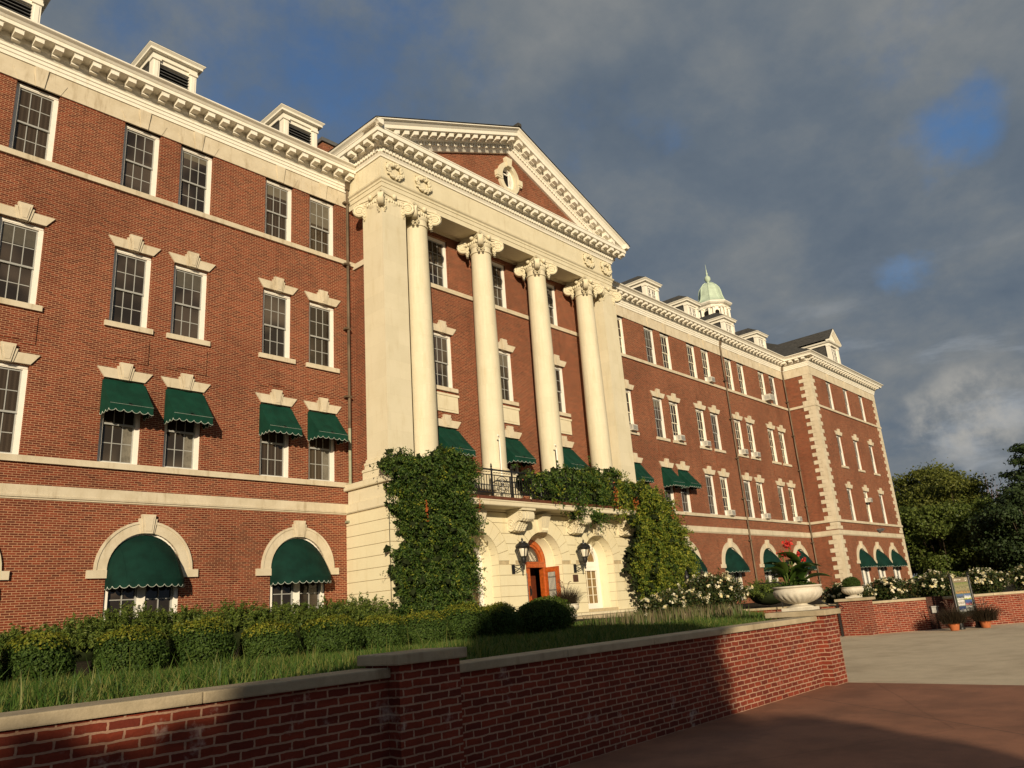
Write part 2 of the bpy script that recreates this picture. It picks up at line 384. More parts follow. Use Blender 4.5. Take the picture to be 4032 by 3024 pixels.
def tag(o, label=None, cat=None, group=None, kind=None):
    if label: o['label'] = label
    if cat: o['category'] = cat
    if group: o['group'] = group
    if kind: o['kind'] = kind
    return o
def link(name, me, loc=(0, 0, 0), parent=None):
    o = bpy.data.objects.new(name, me); col.objects.link(o); o.location = loc
    if parent is not None: o.parent = parent
    return o
def thing(name, loc, label, cat, group=None):
    return tag(link(name, None, loc), label, cat, group)
def wloc(o):
    v = Vector(o.location)
    while o.parent is not None: o = o.parent; v += o.location
    return v
def part(name, mb, mat, parent, smooth=0, bevel=0.0, label=None):
    """mesh written in world coordinates, hung under parent"""
    me = mb if isinstance(mb, bpy.types.Mesh) else mb.mesh(name, mat, smooth, bevel)
    o = link(name, me, -wloc(parent), parent)
    if label: o['label'] = label
    return o
def lpart(name, me, parent, loc=(0, 0, 0)):
    return link(name, me, loc, parent)
def struct(name, mb, mat, smooth=0, kind='structure'):
    return tag(link(name, mb.mesh(name, mat, smooth)), kind=kind)

def np_mesh(name, V, F, mat, smooth=False):
    """V (n,3); F (m,k)"""
    me = bpy.data.meshes.new(name)
    n, (m, k) = len(V), F.shape
    me.vertices.add(n); me.vertices.foreach_set('co', np.asarray(V, np.float32).ravel())
    me.loops.add(m * k); me.loops.foreach_set('vertex_index', F.astype(np.int32).ravel())
    me.polygons.add(m)
    me.polygons.foreach_set('loop_start', np.arange(0, m * k, k, dtype=np.int32))
    me.update(calc_edges=True); me.validate()
    me.materials.append(mat)
    return me
def unit(a): return a / np.maximum(np.linalg.norm(a, axis=1, keepdims=True), 1e-9)
def leaves(name, C, N, size, mat, aspect=0.55, jitter=0.9, fold=0.15, droop=0.0):
    """one folded diamond leaf at each point of C, loosely facing N"""
    n = len(C)
    nn = unit(N + jitter * rng.normal(size=(n, 3)))
    d = unit(np.cross(nn, rng.normal(size=(n, 3))))
    if droop: d = unit(d + np.array([0, 0, -droop]))
    w = unit(np.cross(nn, d)); nn = np.cross(d, w)
    s = (size * rng.uniform(0.65, 1.3, n))[:, None]
    a = C - d * s * 0.5; b = C + d * s * 0.5
    l = C - w * s * aspect * 0.5 + nn * s * fold; r = C + w * s * aspect * 0.5 + nn * s * fold
    V = np.stack([a, l, b, r], 1).reshape(-1, 3)
    F = np.arange(4 * n).reshape(n, 4)
    return np_mesh(name, V, F, mat)
def leaves2(name, parts):
    ms = [leaves(name, *a) for a in parts]; V = []; F = []; I = []
    for k, m in enumerate(ms):
        v = np.empty(len(m.vertices) * 3, np.float32); m.vertices.foreach_get('co', v); v = v.reshape(-1, 3)
        F.append(np.arange(len(v)).reshape(-1, 4) + sum(len(x) for x in V)); V.append(v); I += [k] * (len(v) // 4)
    me = np_mesh(name, np.concatenate(V), np.concatenate(F), parts[0][3])
    for a in parts[1:]: me.materials.append(a[3])
    me.polygons.foreach_set('material_index', I)
    for m in ms: bpy.data.meshes.remove(m)
    return me
def blades(name, B, H, W, lean, mat, lean_dir=None):
    n = len(B)
    ang = rng.uniform(0, 2 * np.pi, n)
    side = np.stack([np.cos(ang), np.sin(ang), np.zeros(n)], 1)
    ld = np.stack([np.cos(ang + 1.57 + rng.normal(0, 0.8, n)), np.sin(ang + 1.57 + rng.normal(0, 0.8, n)), np.zeros(n)], 1) if lean_dir is None else lean_dir
    H = H[:, None]; L = lean[:, None]; W = W[:, None]
    up = np.array([0, 0, 1.0])
    m = B + up * H * 0.55 + ld * L * 0.30; t = B + up * H + ld * L
    V = np.stack([B - side * W, B + side * W, m + side * W * 0.7, m - side * W * 0.7, t, t + side * W * 0.05], 1).reshape(-1, 3)
    i = np.arange(n)[:, None] * 6
    F = np.concatenate([i + np.array([[0, 1, 2, 3]]), i + np.array([[3, 2, 5, 4]])], 0)
    return np_mesh(name, V, F, mat)

def wall_open(mb, x0, x1, z0, z1, rects, arches, y=0.0, depth=0.30, fn=None):
    """front face at y with openings and their reveals. rects (xa,xb,za,zb); arches (cx,r,zb,zs)"""
    fn = fn or (lambda a, b, c: (a, b, c))
    holes = list(rects) + [(c - r, c + r, zb, zs + r) for c, r, zb, zs in arches]
    xs = sorted({x0, x1, *[h[0] for h in holes], *[h[1] for h in holes]}); xs = [x for x in xs if x0 <= x <= x1]
    zs_ = sorted({z0, z1, *[h[2] for h in holes], *[h[3] for h in holes]}); zs_ = [z for z in zs_ if z0 <= z <= z1]
    for xa, xb in zip(xs[:-1], xs[1:]):
        for za, zb in zip(zs_[:-1], zs_[1:]):
            cx, cz = (xa + xb) / 2, (za + zb) / 2
            if any(h[0] < cx < h[1] and h[2] < cz < h[3] for h in holes): continue
            mb.poly([fn(xa, y, za), fn(xb, y, za), fn(xb, y, zb), fn(xa, y, zb)])
    for xa, xb, za, zb in rects:
        mb.poly([fn(xa, y, za), fn(xa, y, zb), fn(xa, y + depth, zb), fn(xa, y + depth, za)])
        mb.poly([fn(xb, y, za), fn(xb, y, zb), fn(xb, y + depth, zb), fn(xb, y + depth, za)])
        mb.poly([fn(xa, y, zb), fn(xb, y, zb), fn(xb, y + depth, zb), fn(xa, y + depth, zb)])
        mb.poly([fn(xa, y, za), fn(xb, y, za), fn(xb, y + depth, za), fn(xa, y + depth, za)])
    for c, r, zb, zs in arches:
        N = 14
        arc = [(c + r * math.cos(math.pi * k / (2 * N)), zs + r * math.sin(math.pi * k / (2 * N))) for k in range(2 * N + 1)]
        for k in range(N):
            mb.poly([fn(c + r, y, zs + r), fn(arc[k][0], y, arc[k][1]), fn(arc[k + 1][0], y, arc[k + 1][1])])
            j = N + k
            mb.poly([fn(c - r, y, zs + r), fn(arc[j][0], y, arc[j][1]), fn(arc[j + 1][0], y, arc[j + 1][1])])
        path = [(c + r, zb)] + arc + [(c - r, zb)]
        mb.strip([fn(a, y, b) for a, b in path], [fn(a, y + depth, b) for a, b in path])

def sweep(mb, path, prof, cap=True):
    """profile (out, z) carried along plan path; outward is to the right of travel"""
    P = [Vector((x, y)) for x, y in path]; n = len(P)
    offs = []
    for i in range(n):
        ds = []
        if i > 0: ds.append((P[i] - P[i - 1]).normalized())
        if i < n - 1: ds.append((P[i + 1] - P[i]).normalized())
        ns = [Vector((d.y, -d.x)) for d in ds]
        if len(ns) == 2:
            b = (ns[0] + ns[1]).normalized(); offs.append(b / max(0.2, b.dot(ns[0])))
        else: offs.append(ns[0])
    rows = [[(P[i].x + offs[i].x * o, P[i].y + offs[i].y * o, z) for o, z in prof] for i in range(n)]
    for a, b in zip(rows[:-1], rows[1:]): mb.strip(a, b)
    if cap:
        mb.poly(rows[0]); mb.poly(list(reversed(rows[-1])))
def along(path, step, inset=0.0):
    """points and outward normals spaced along a plan path"""
    out = []
    for (xa, ya), (xb, yb) in zip(path[:-1], path[1:]):
        a, b = Vector((xa, ya)), Vector((xb, yb)); L = (b - a).length; d = (b - a).normalized()
        n = max(1, round((L - 2 * inset) / step))
        for k in range(n + 1): out.append((a + d * (inset + (L - 2 * inset) * k / n), d, Vector((d.y, -d.x))))
    return out
def obox(mb, p, d, nrm, w, o0, o1, z0, z1, z0b=None):
    """box centred at p along d (width w), from o0 to o1 outwards"""
    z0b = z0 if z0b is None else z0b
    q = []
    for z, zb_ in ((z0, z0b), (z1, z1)):
        for s, o, zz in ((-1, o0, z), (1, o0, z), (1, o1, zb_), (-1, o1, zb_)):
            v = p + d * (s * w / 2) + nrm * o
            q.append((v.x, v.y, zz))
    mb.hexa(q)
# ------------------------------------------------------------------ ground
mb = MB(); mb.poly([(-700, -700, -1.578), (900, -700, -1.578), (900, 700, -1.578), (-700, 700, -1.578)])
m, t, b = base_mat('lawn'); g_ = t.new('ShaderNodeNewGeometry')
t.l.new(t.ramp(t.noise(g_.outputs['Position'], 0.6, 6, 0.6), [(0.3, (0.030, 0.050, 0.012)), (0.7, (0.060, 0.085, 0.020))]), b.inputs['Base Color']); b.inputs['Roughness'].default_value = 0.95
struct('ground', mb, m)
def paving(name, c1, c2, joint, scale, jd):
    m, t, b = base_mat(name); g = t.new('ShaderNodeNewGeometry'); P = g.outputs['Position']
    n1 = t.noise(P, scale, 6, 0.65); n2 = t.noise(P, 70.0, 3, 0.7); n3 = t.noise(P, 0.5, 4, 0.6); n4 = t.noise(P, 9.0, 5, 0.7)
    c = t.mix(t.maprange(n1, 0.35, 0.66), (*c1, 1), (*c2, 1))
    c = t.mix(t.maprange(n2, 0.3, 0.75, 0, 0.35), c, (0.55, 0.52, 0.5, 1), 'MULTIPLY')
    c = t.mix(t.maprange(n3, 0.42, 0.7, 0, 0.42), c, (0.6, 0.56, 0.52, 1), 'MULTIPLY')
    v_ = t.new('ShaderNodeTexVoronoi', feature='DISTANCE_TO_EDGE', ins={'Vector': t.new('ShaderNodeVectorMath', operation='ADD', ins={0: P, 1: t.new('ShaderNodeVectorMath', operation='SCALE', ins={0: t.n.new('ShaderNodeTexNoise').outputs['Color'], 'Scale': 0.5}).outputs[0]}).outputs[0], 'Scale': 0.16})
    c = t.mix(t.maprange(v_.outputs['Distance'], 0.0, 0.003, 0.3, 0.0), c, (0.35, 0.32, 0.3, 1), 'MULTIPLY')
    sp_ = t.maprange(t.noise(P, 22.0, 2, 0.5), 0.70, 0.76, 0, 0.45)
    c = t.mix(sp_, c, (0.5, 0.46, 0.42, 1), 'MULTIPLY')
    c = t.mix(t.maprange(n4, 0.55, 0.8, 0, 0.4), c, (1.35, 1.25, 1.2, 1), 'MULTIPLY')
    if jd:
        mp = t.new('ShaderNodeMapping', ins={'Vector': P, 'Rotation': (0, 0, R(jd[1]))})
        s = t.new('ShaderNodeSeparateXYZ', ins={0: mp.outputs[0]})
        ds = []
        for k in (0, 1):
            f = t.math('ABSOLUTE', t.math('SUBTRACT', t.math('FRACT', t.math('DIVIDE', s.outputs[k], jd[0])), 0.5))
            ds.append(t.maprange(f, 0.5 - 0.010 / jd[0], 0.5 - 0.004 / jd[0]))
        c = t.mix(t.math('MAXIMUM', ds[0], ds[1]), c, (*joint, 1))
    t.l.new(c, b.inputs['Base Color']); b.inputs['Roughness'].default_value = 0.85; b.inputs['Specular IOR Level'].default_value = 0.3
    bp = t.new('ShaderNodeBump', ins={'Height': t.math('ADD', n2, t.math('MULTIPLY', n4, 1.5)), 'Strength': 0.25, 'Distance': 0.01}); t.l.new(bp.outputs[0], b.inputs['Normal'])
    return m
M_PLAZA = paving('tan_concrete', (0.61, 0.505, 0.355), (0.55, 0.455, 0.32), (0.10, 0.08, 0.05), 2.0, None)
M_STAMP = paving('red_stamped_concrete', (0.32, 0.142, 0.080), (0.23, 0.104, 0.060), (0.07, 0.042, 0.03), 1.3, (6.5, 38))
mb = MB(); mb.poly([(-60, -60, -1.574), (60, -60, -1.574), (60, 16, -1.574), (-60, 16, -1.574)]); struct('plaza', mb, M_PLAZA)
mb = MB(); mb.poly([(-30, -30, -1.570), (13.2, -30, -1.570), (14.15, 2.81, -1.570), (14.48, 5.60, -1.570), (14.48, 6.3, -1.570), (-30, 6.3, -1.570)]); struct('red_paving', mb, M_STAMP)
GP = [(5.9, -0.52), (8, -0.50), (12.5, -0.46), (16, -0.42), (22.4, -0.36), (26, -0.34)]
def gz(x, y):
    for (ya, za), (yb, zb) in zip(GP[:-1], GP[1:]):
        if y <= yb: return za + (zb - za) * max(0, (y - ya)) / (yb - ya)
    return GP[-1][1]
mb = MB()
ys = [5.9, 7, 8.5, 10, 12.5, 14.5, 16, 18, 20, 22.4, 25.2]
xr = lambda y: 13.95 if y <= 6.6 else (13.95 + (y - 6.6) * 1.85 if y < 12.4 else 24.7)
for a, b in zip(ys[:-1], ys[1:]):
    mb.poly([(-8, a, gz(0, a)), (xr(a), a, gz(0, a)), (xr(b), b, gz(0, b)), (-8, b, gz(0, b))])
struct('planting_bed', mb, M_SOIL)
mb = MB(); mb.poly([(24.7, 15.6, -0.45), (28.6, 15.6, -0.45), (28.6, 22.45, -0.40), (24.7, 22.45, -0.40)]); struct('front_walk', mb, M_PLAZA)
mb = MB(); mb.poly([(28.9, 10.4, -0.66), (29.3, 9.6, -0.66), (60, -21, -0.66), (95, -21, -0.66), (95, 24.9, -0.50), (28.9, 24.9, -0.45)]); struct('far_bed', mb, M_SOIL)
mb = MB()
for k in range(6):
    mb.box(24.72, 28.55, 13.6 + 0.31 * k, 15.6, -1.57 + 0.187 * k if k else -1.6, -1.57 + 0.187 * (k + 1) - 0.003)
struct('front_steps', mb, M_COPE)
mb = MB(); mb.box(20.6, 32.4, 19.6, 22.39, -0.9, -0.30); mb.box(20.2, 32.8, 19.2, 19.597, -0.9, -0.40); struct('door_landing', mb, M_COPE)

# ------------------------------------------------------------------ the brick building
XC = 26.47
bld = thing('brick_hall', (XC, 25.0, -0.4), 'long red brick hall with a cream columned portico, white cornice and green awnings', 'building')
ZW0, ZW1, ZV0, ZV1, ZU0, ZU1 = 15.03, 17.59, 10.04, 12.74, 5.385, 8.13
LW = [3.95, 5.97, 9.32, 11.33, 14.79, 16.83]
RW = [36.6, 38.72, 42.29, 44.27, 47.75, 49.80, 53.38, 55.42, 59.12, 61.15]
LA = [4.96, 10.33, 15.80]
RA = [37.8, 43.45, 49.20, 54.90, 60.60]
PW = [67.65, 71.70, 75.75]
HWID = 0.63

def lintel(mb, cx, zt, y, s=1.0):
    P = lambda pts: [(cx + a * s, zt + b) for a, b in pts]
    mb.prism(P([(-0.63, 0), (-0.17, 0), (-0.235, 0.33), (-0.87, 0.33)]), y - 0.06, y + 0.05)
    mb.prism(P([(0.17, 0), (0.63, 0), (0.87, 0.33), (0.235, 0.33)]), y - 0.06, y + 0.05)
    mb.prism(P([(-0.168, -0.01), (-0.10, -0.01), (-0.20, 0.42), (-0.27, 0.42)]), y - 0.085, y + 0.05)
    mb.prism(P([(0.10, -0.01), (0.168, -0.01), (0.27, 0.42), (0.20, 0.42)]), y - 0.085, y + 0.05)
    mb.prism(P([(-0.098, -0.02), (0.098, -0.02), (0.205, 0.55), (-0.205, 0.55)]), y - 0.12, y + 0.05)
    mb.prism(P([(-0.065, 0.05), (0.065, 0.05), (0.135, 0.47), (-0.135, 0.47)]), y - 0.135, y - 0.119)
def sill(mb, cx, zb, y): mb.box(cx - 0.77, cx + 0.77, y - 0.09, y + 0.12, zb - 0.18, zb)

# --- sash windows, built once per size round their own sill centre (x across, -y outwards)
WCACHE = {}
def sash_meshes(h, kind):
    key = (round(h, 3), kind)
    if key in WCACHE: return WCACHE[key]
    w = HWID
    fr = MB()
    for x0, x1, y0, y1, z0, z1 in ((-w, -w + 0.13, 0.13, 0.32, 0, h), (w - 0.13, w, 0.13, 0.32, 0, h), (-w + 0.13, w - 0.13, 0.13, 0.32, h - 0.13, h), (-w + 0.13, w - 0.13, 0.06, 0.32, 0, 0.05)):
        fr.box(x0, x1, y0, y1, z0, z1)
    fr.box(-w + 0.02, w - 0.02, 0.11, 0.129, h - 0.10, h - 0.03)
    sa = MB()
    i0, i1 = -w + 0.13, w - 0.13
    def sash(z0, z1, y0, rows):
        sa.box(i0, i0 + 0.045, y0, y0 + 0.045, z0, z1); sa.box(i1 - 0.045, i1, y0, y0 + 0.045, z0, z1)
        sa.box(i0 + 0.045, i1 - 0.045, y0, y0 + 0.045, z0, z0 + 0.06); sa.box(i0 + 0.045, i1 - 0.045, y0, y0 + 0.045, z1 - 0.05, z1)
        a, b = i0 + 0.045, i1 - 0.045
        for k in (1, 2):
            x = a + (b - a) * k / 3; sa.box(x - 0.013, x + 0.013, y0 + 0.008, y0 + 0.037, z0 + 0.06, z1 - 0.05)
        for k in range(1, rows):
            z = z0 + 0.06 + (z1 - z0 - 0.11) * k / rows
            for j in range(3):
                xa, xb = a + (b - a) * j / 3 + 0.014, a + (b - a) * (j + 1) / 3 - 0.014
                sa.box(xa, xb, y0 + 0.010, y0 + 0.035, z - 0.013, z + 0.013)
    mz = 0.06 + (h - 0.19) * 0.475
    sash(mz, h - 0.13, 0.19, 2); sash(0.051, mz + 0.05, 0.238, 2)
    pn = MB()
    pn.box(i0 + 0.01, i1 - 0.01, 0.210, 0.216, mz + 0.02, h - 0.14); pn.box(i0 + 0.01, i1 - 0.01, 0.258, 0.264, 0.06, mz + 0.02)
    sm = M_SASH if kind < 3 else M_SASHW
    r = (fr.mesh('window', M_FRAME), sa.mesh('sash', sm), pn.mesh('pane', M_GL[kind % 3]))
    WCACHE[key] = r
    return r
M_CURT = plain('pale_curtain', (0.16, 0.145, 0.115), 0.9, 0.1, 0, 0.2)
M_BLIND = [plain('blind_' + nme, c_, 0.7, 0.2, 0, 0.1) for nme, c_ in (('brown', (0.050, 0.036, 0.024)), ('grey', (0.075, 0.066, 0.052)), ('cream', (0.13, 0.112, 0.082)))]
CURTAINS = {(LW[2], ZU0), (LW[3], ZU0), (LW[5], ZU0)}
def window(cx, y, z0, z1, kind=0, with_lintel=False, with_sill=False):
    a, b, c = sash_meshes(z1 - z0, kind)
    o = lpart('window', a, bld, Vector((cx, y, z0)) - wloc(bld))
    lpart('sash', b, o); lpart('pane', c, o)
    h = z1 - z0; r_ = random.Random(int(cx * 97 + z0 * 31)); top = h - 0.14; mz = 0.06 + (h - 0.19) * 0.475
    if (cx, z0) in CURTAINS:
        w = MB(); nn = 7
        for q in range(nn):
            xa = 0.17 + 0.33 * q / nn; w.box(xa, xa + 0.33 / nn - 0.004, 0.2530 if q % 2 else 0.2555, 0.2575, 0.07, mz + 0.01)
        me = w.mesh('curtain', M_CURT); lpart('curtain', me, o)
    elif r_.random() < 0.34:
        d_ = r_.choice((0.25, 0.45, 0.6, 0.85, 1.05)); w = MB(); w.box(-HWID + 0.15, HWID - 0.15, 0.2075, 0.2095, max(mz + 0.06, top - d_), top); lpart('blind', w.mesh('blind', M_BLIND[r_.randrange(3)]), o)
    if with_lintel:
        k = ('lintel', round(z1 - z0, 3))
        if k not in WCACHE:
            mb = MB(); lintel(mb, 0, z1 - z0, 0.0); WCACHE[k] = mb.mesh('lintel', M_LIME)
        lpart('lintel', WCACHE[k], o)
    if with_sill:
        if 'sill' not in WCACHE:
            mb = MB(); sill(mb, 0, 0, 0.0); WCACHE['sill'] = mb.mesh('sill', M_LIME)
        lpart('sill', WCACHE['sill'], o)
    return o
def arch_meshes(r, h, key):
    k = ('arch', r, h)
    if k in WCACHE: return WCACHE[k]
    fr = MB(); N = 24
    ring = lambda rr: [(rr * math.cos(math.pi * i / N), h + rr * math.sin(math.pi * i / N)) for i in range(N + 1)]
    o, i_ = [(r, 0)] + ring(r) + [(-r, 0)], [(r - 0.13, 0)] + ring(r - 0.13) + [(-r + 0.13, 0)]
    for q in range(len(o) - 1):
        fr.prism([o[q], o[q + 1], i_[q + 1], i_[q]], 0.06, 0.24)
    fr.box(-0.11, 0.11, 0.08, 0.24, 0, h); fr.box(-r + 0.13, -0.11, 0.08, 0.24, h - 0.06, h + 0.06); fr.box(0.11, r - 0.13, 0.08, 0.24, h - 0.06, h + 0.06)
    sa = MB()
    for s in (-1, 1):
        xa, xb = sorted((s * 0.11, s * (r - 0.13)))
        sa.box(xa, xa + 0.06, 0.15, 0.2, 0, h - 0.06); sa.box(xb - 0.06, xb, 0.15, 0.2, 0, h - 0.06)
        sa.box((xa + xb) / 2 - 0.015, (xa + xb) / 2 + 0.015, 0.155, 0.19, 0, h - 0.06)
        for z in (0.5, 1.0, 1.5): sa.box(xa + 0.06, xb - 0.06, 0.158, 0.188, z - 0.015, z + 0.015)
    pn = MB(); pts = [(r - 0.1, 0)] + ring(r - 0.1) + [(-r + 0.1, 0)]
    pn.prism(pts, 0.205, 0.21)
    WCACHE[k] = (fr.mesh('arched_window', M_FRAME), sa.mesh('sash', M_SASH), pn.mesh('pane', M_GL[0]))
    return WCACHE[k]
def arched_window(cx, y, r, zb, zs):
    a, b, c = arch_meshes(r, zs - zb, None)
    o = lpart('arched_window', a, bld, Vector((cx, y, zb)) - wloc(bld)); lpart('sash', b, o); lpart('pane', c, o)
    k = ('sur', r, zs - zb)
    if k not in WCACHE:
        mb = MB(); h = zs - zb; N = 22; ro = r + 0.37
        for i in range(N):
            a0, a1 = math.pi * i / N, math.pi * (i + 1) / N
            p = lambda rr, t: (rr * math.cos(t), h + rr * math.sin(t))
            mb.prism([p(r, a0), p(ro - 0.075, a0), p(ro - 0.075, a1), p(r, a1)], -0.06, 0.05)
            mb.prism([p(ro - 0.075, a0), p(ro, a0), p(ro, a1), p(ro - 0.075, a1)], -0.085, 0.05)
        for s in (-1, 1): mb.box(min(s * r, s * (r + 0.56)), max(s * r, s * (r + 0.56)), -0.10, 0.05, h - 0.24, h)
        P = lambda pts: [(a_, h + r + b_) for a_, b_ in pts]
        mb.prism(P([(-0.145, -0.02), (0.145, -0.02), (0.215, 0.57), (-0.215, 0.57)]), -0.14, 0.05)
        mb.prism(P([(-0.095, 0.05), (0.095, 0.05), (0.145, 0.50), (-0.145, 0.50)]), -0.155, -0.139)
        for s in (-1, 1):
            q = P([(s * 0.147, -0.02), (s * 0.20, -0.02), (s * 0.285, 0.44), (s * 0.2, 0.44)])
            mb.prism(q, -0.10, 0.05)
        WCACHE[k] = mb.mesh('arch_surround', M_LIME)
    lpart('arch_surround', WCACHE[k], o)
    return o

# --- awnings
def scallop(mb, tr, pts, drop, n, thick=0.006):
    """valance hung from polyline pts (x,y,z), scalloped; trim bead along its edge"""
    P = [Vector(p) for p in pts]
    seg = [(b - a).length for a, b in zip(P[:-1], P[1:])]; L = sum(seg)
    def at(s):
        for a, b, l in zip(P[:-1], P[1:], seg):
            if s <= l + 1e-9: return a + (b - a) * (s / l)
            s -= l
        return P[-1]
    m = n * 6; top = []; bot = []
    for k in range(m + 1):
        p = at(L * k / m); u = (k % 6) / 6
        d = drop * (0.66 + 0.34 * math.sin(math.pi * u) ** 0.7)
        top.append(tuple(p)); bot.append((p.x, p.y, p.z - d))
    mb.strip(top, bot)
    for a, b in zip(bot[:-1], bot[1:]): tr.tube([(a[0], a[1] - 0.004, a[2]), (b[0], b[1] - 0.004, b[2])], 0.0075, 4)
def awning(cx, y, ztop, hw=0.67, proj=0.80, fall=1.02):
    k = ('awn', hw, proj, fall)
    if k not in WCACHE:
        mb = MB(); tr = MB()
        n = 10; row = []
        for j in range(7):
            u = j / 6; sag = -0.03 * math.sin(math.pi * u)
            row.append([(-hw + 2 * hw * i / n, 0.04 - (proj + 0.04) * u, -fall * u + sag * (0.6 + 0.4 * math.cos(6.28 * i / 5))) for i in range(n + 1)])
        for a, b in zip(row[:-1], row[1:]): mb.strip(a, b)
        for s in (0, -1):
            x = row[0][s][0]
            for a, b in zip(row[:-1], row[1:]): mb.poly([a[s], b[s], (x, b[s][1], -fall), (x, a[s][1], -fall)] if b[s][2] > -fall + 0.001 else [a[s], (x, b[s][1], -fall), (x, a[s][1], -fall)])
        for q in (3, 7): mb.tube([(r_[q][0], r_[q][1] - 0.004, r_[q][2] + 0.004) for r_ in row], 0.007, 4)
        scallop(mb, tr, [(-hw, 0.0, -fall), (-hw, -proj, -fall), (hw, -proj, -fall), (hw, 0.0, -fall)], 0.24, 12)
        tr.tube([(-hw, -proj - 0.004, -fall + 0.012), (hw, -proj - 0.004, -fall + 0.012)], 0.004, 4)
        WCACHE[k] = (mb.mesh('awning', M_GREEN, 30), tr.mesh('trim', M_TRIM))
    a, b = WCACHE[k]
    o = lpart('awning', a, bld, Vector((cx, y, ztop)) - wloc(bld)); lpart('trim', b, o)
    o.scale = (1.0, 1.0 + 0.05 * math.sin(cx * 3.7), 1.0 + 0.025 * math.sin(cx * 5.1)); o.rotation_euler = (0, 0.006 * math.sin(cx * 2.3), 0)
    return o
def arch_awning(cx, y, r, zs, proj=0.92, low=0.58):
    k = ('aawn', r, proj, low)
    if k not in WCACHE:
        mb = MB(); tr = MB(); N = 20; M = 7; rr = r - 0.02
        rows = []
        for j in range(M + 1):
            u = j / M; row = []
            for i in range(N + 1):
                a = math.pi * (1 - i / N)
                wx, wz = rr * math.cos(a), rr * math.sin(a)
                fx = (rr + 0.02) * math.cos(a)
                bulge = 0.16 * math.sin(math.pi * u) * math.sin(a)
                row.append((wx + (fx - wx) * u, 0.10 - (proj * math.sin(a) ** 0.62 + 0.12) * u - bulge * 0.4, wz + (-low + 0.24 - wz) * u + bulge))
            rows.append(row)
        for a, b in zip(rows[:-1], rows[1:]): mb.strip(a, b)
        for q in (5, 10, 15): mb.tube([(p_[q][0], p_[q][1] - 0.004, p_[q][2] + 0.004) for p_ in rows], 0.007, 4)
        for e in (0, N):
            x, yy, z = rows[-1][e]; mb.poly([(rows[0][e]), rows[-1][e], (rows[0][e][0], 0.1, -low + 0.24)])
        scallop(mb, tr, [(rows[-1][0][0], 0.06, -low + 0.24)] + [(p[0], p[1], -low + 0.24) for p in rows[-1]] + [(rows[-1][-1][0], 0.06, -low + 0.24)], 0.24, 14)
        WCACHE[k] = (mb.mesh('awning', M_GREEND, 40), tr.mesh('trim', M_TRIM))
    a, b = WCACHE[k]
    o = lpart('awning', a, bld, Vector((cx, y, zs)) - wloc(bld)); lpart('trim', b, o)
    return o

def rects(cs, lv): return [(c - HWID, c + HWID, a, b) for c in cs for a, b in lv]
LV = ((ZW0, ZW1), (ZV0, ZV1), (ZU0, ZU1))
AR, AS, AB = 1.13, 2.12, -0.25
def panel(mb, cx, y):
    mb.prism([(cx - 0.70, 8.78), (cx - 0.34, 8.78), (cx - 0.34, 8.87), (cx + 0.34, 8.87), (cx + 0.34, 8.78), (cx + 0.70, 8.78), (cx + 0.70, 9.68), (cx - 0.70, 9.68)], y - 0.035, y + 0.02)
# wing walls
w = MB(); wall_open(w, -9, 18.6, -1.6, 18.4, rects(LW, LV), [(c, AR, AB, AS) for c in LA], 25.0)
for c in LW: panel(w, c, 25.0)
w.poly([(-9, 25, -1.6), (-9, 38, -1.6), (-9, 38, 18.4), (-9, 25, 18.4)])
part('wall', w, M_BRICK, bld)
w = MB(); wall_open(w, 34.3, 63.4, -1.6, 18.4, rects(RW, LV), [(c, AR, AB, AS) for c in RA], 25.0)
for c in RW: panel(w, c, 25.0)
part('wall', w, M_BRICK, bld)
PY = 22.7
w = MB(); wall_open(w, 63.4, 79.8, -1.6, 18.4, rects(PW, LV), [(c, 1.0, AB, AS) for c in PW], PY)
w.poly([(63.4, PY, -1.6), (63.4, 25, -1.6), (63.4, 25, 18.4), (63.4, PY, 18.4)])
w.poly([(79.8, PY, -1.6), (79.8, 38, -1.6), (79.8, 38, 18.4), (79.8, PY, 18.4)])
for c in PW: panel(w, c, PY)
part('wall', w, M_BRICK, bld)
w = MB(); w.box(-9, 79.8, 37.8, 38, -1.6, 18.4); part('rear_wall', w, M_BRICK, bld)
w = MB()   # dark rooms behind the openings
w.box(-8.5, 79.3, 25.5, 25.6, -1.5, 18.3); w.box(64, 79.2, 23.2, 23.3, -1.5, 18.3)
part('interior', w, M_DARKIN, bld)

kinds = {}
for i, c in enumerate(LW):
    window(c, 25.0, ZW0, ZW1, 1 if i in (1, 4, 5) else 0)
    window(c, 25.0, ZV0, ZV1, 2 if i == 4 else 0, True, True)
    window(c, 25.0, ZU0, ZU1, (0, 1, 2, 2, 1, 1)[i], True)
for i, c in enumerate(RW):
    window(c, 25.0, ZW0, ZW1, (1, 4, 1, 3, 3, 3, 4, 3, 3, 1)[i])
    window(c, 25.0, ZV0, ZV1, (0, 3, 0, 3, 3, 1, 4, 3, 4, 3)[i], True, True)
    window(c, 25.0, ZU0, ZU1, (0, 1, 0, 1, 1, 3, 1, 3, 1, 3)[i], True)
for i, c in enumerate(PW):
    window(c, PY, ZW0, ZW1, 1); window(c, PY, ZV0, ZV1, (1, 1, 1)[i], True, True); window(c, PY, ZU0, ZU1, (1, 3, 1)[i], True)
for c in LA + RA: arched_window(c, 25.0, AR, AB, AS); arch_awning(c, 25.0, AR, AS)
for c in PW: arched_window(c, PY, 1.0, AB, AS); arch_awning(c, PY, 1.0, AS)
for c in LW[2:] + RW[:4]: awning(c, 25.0, ZU1 - 0.03)

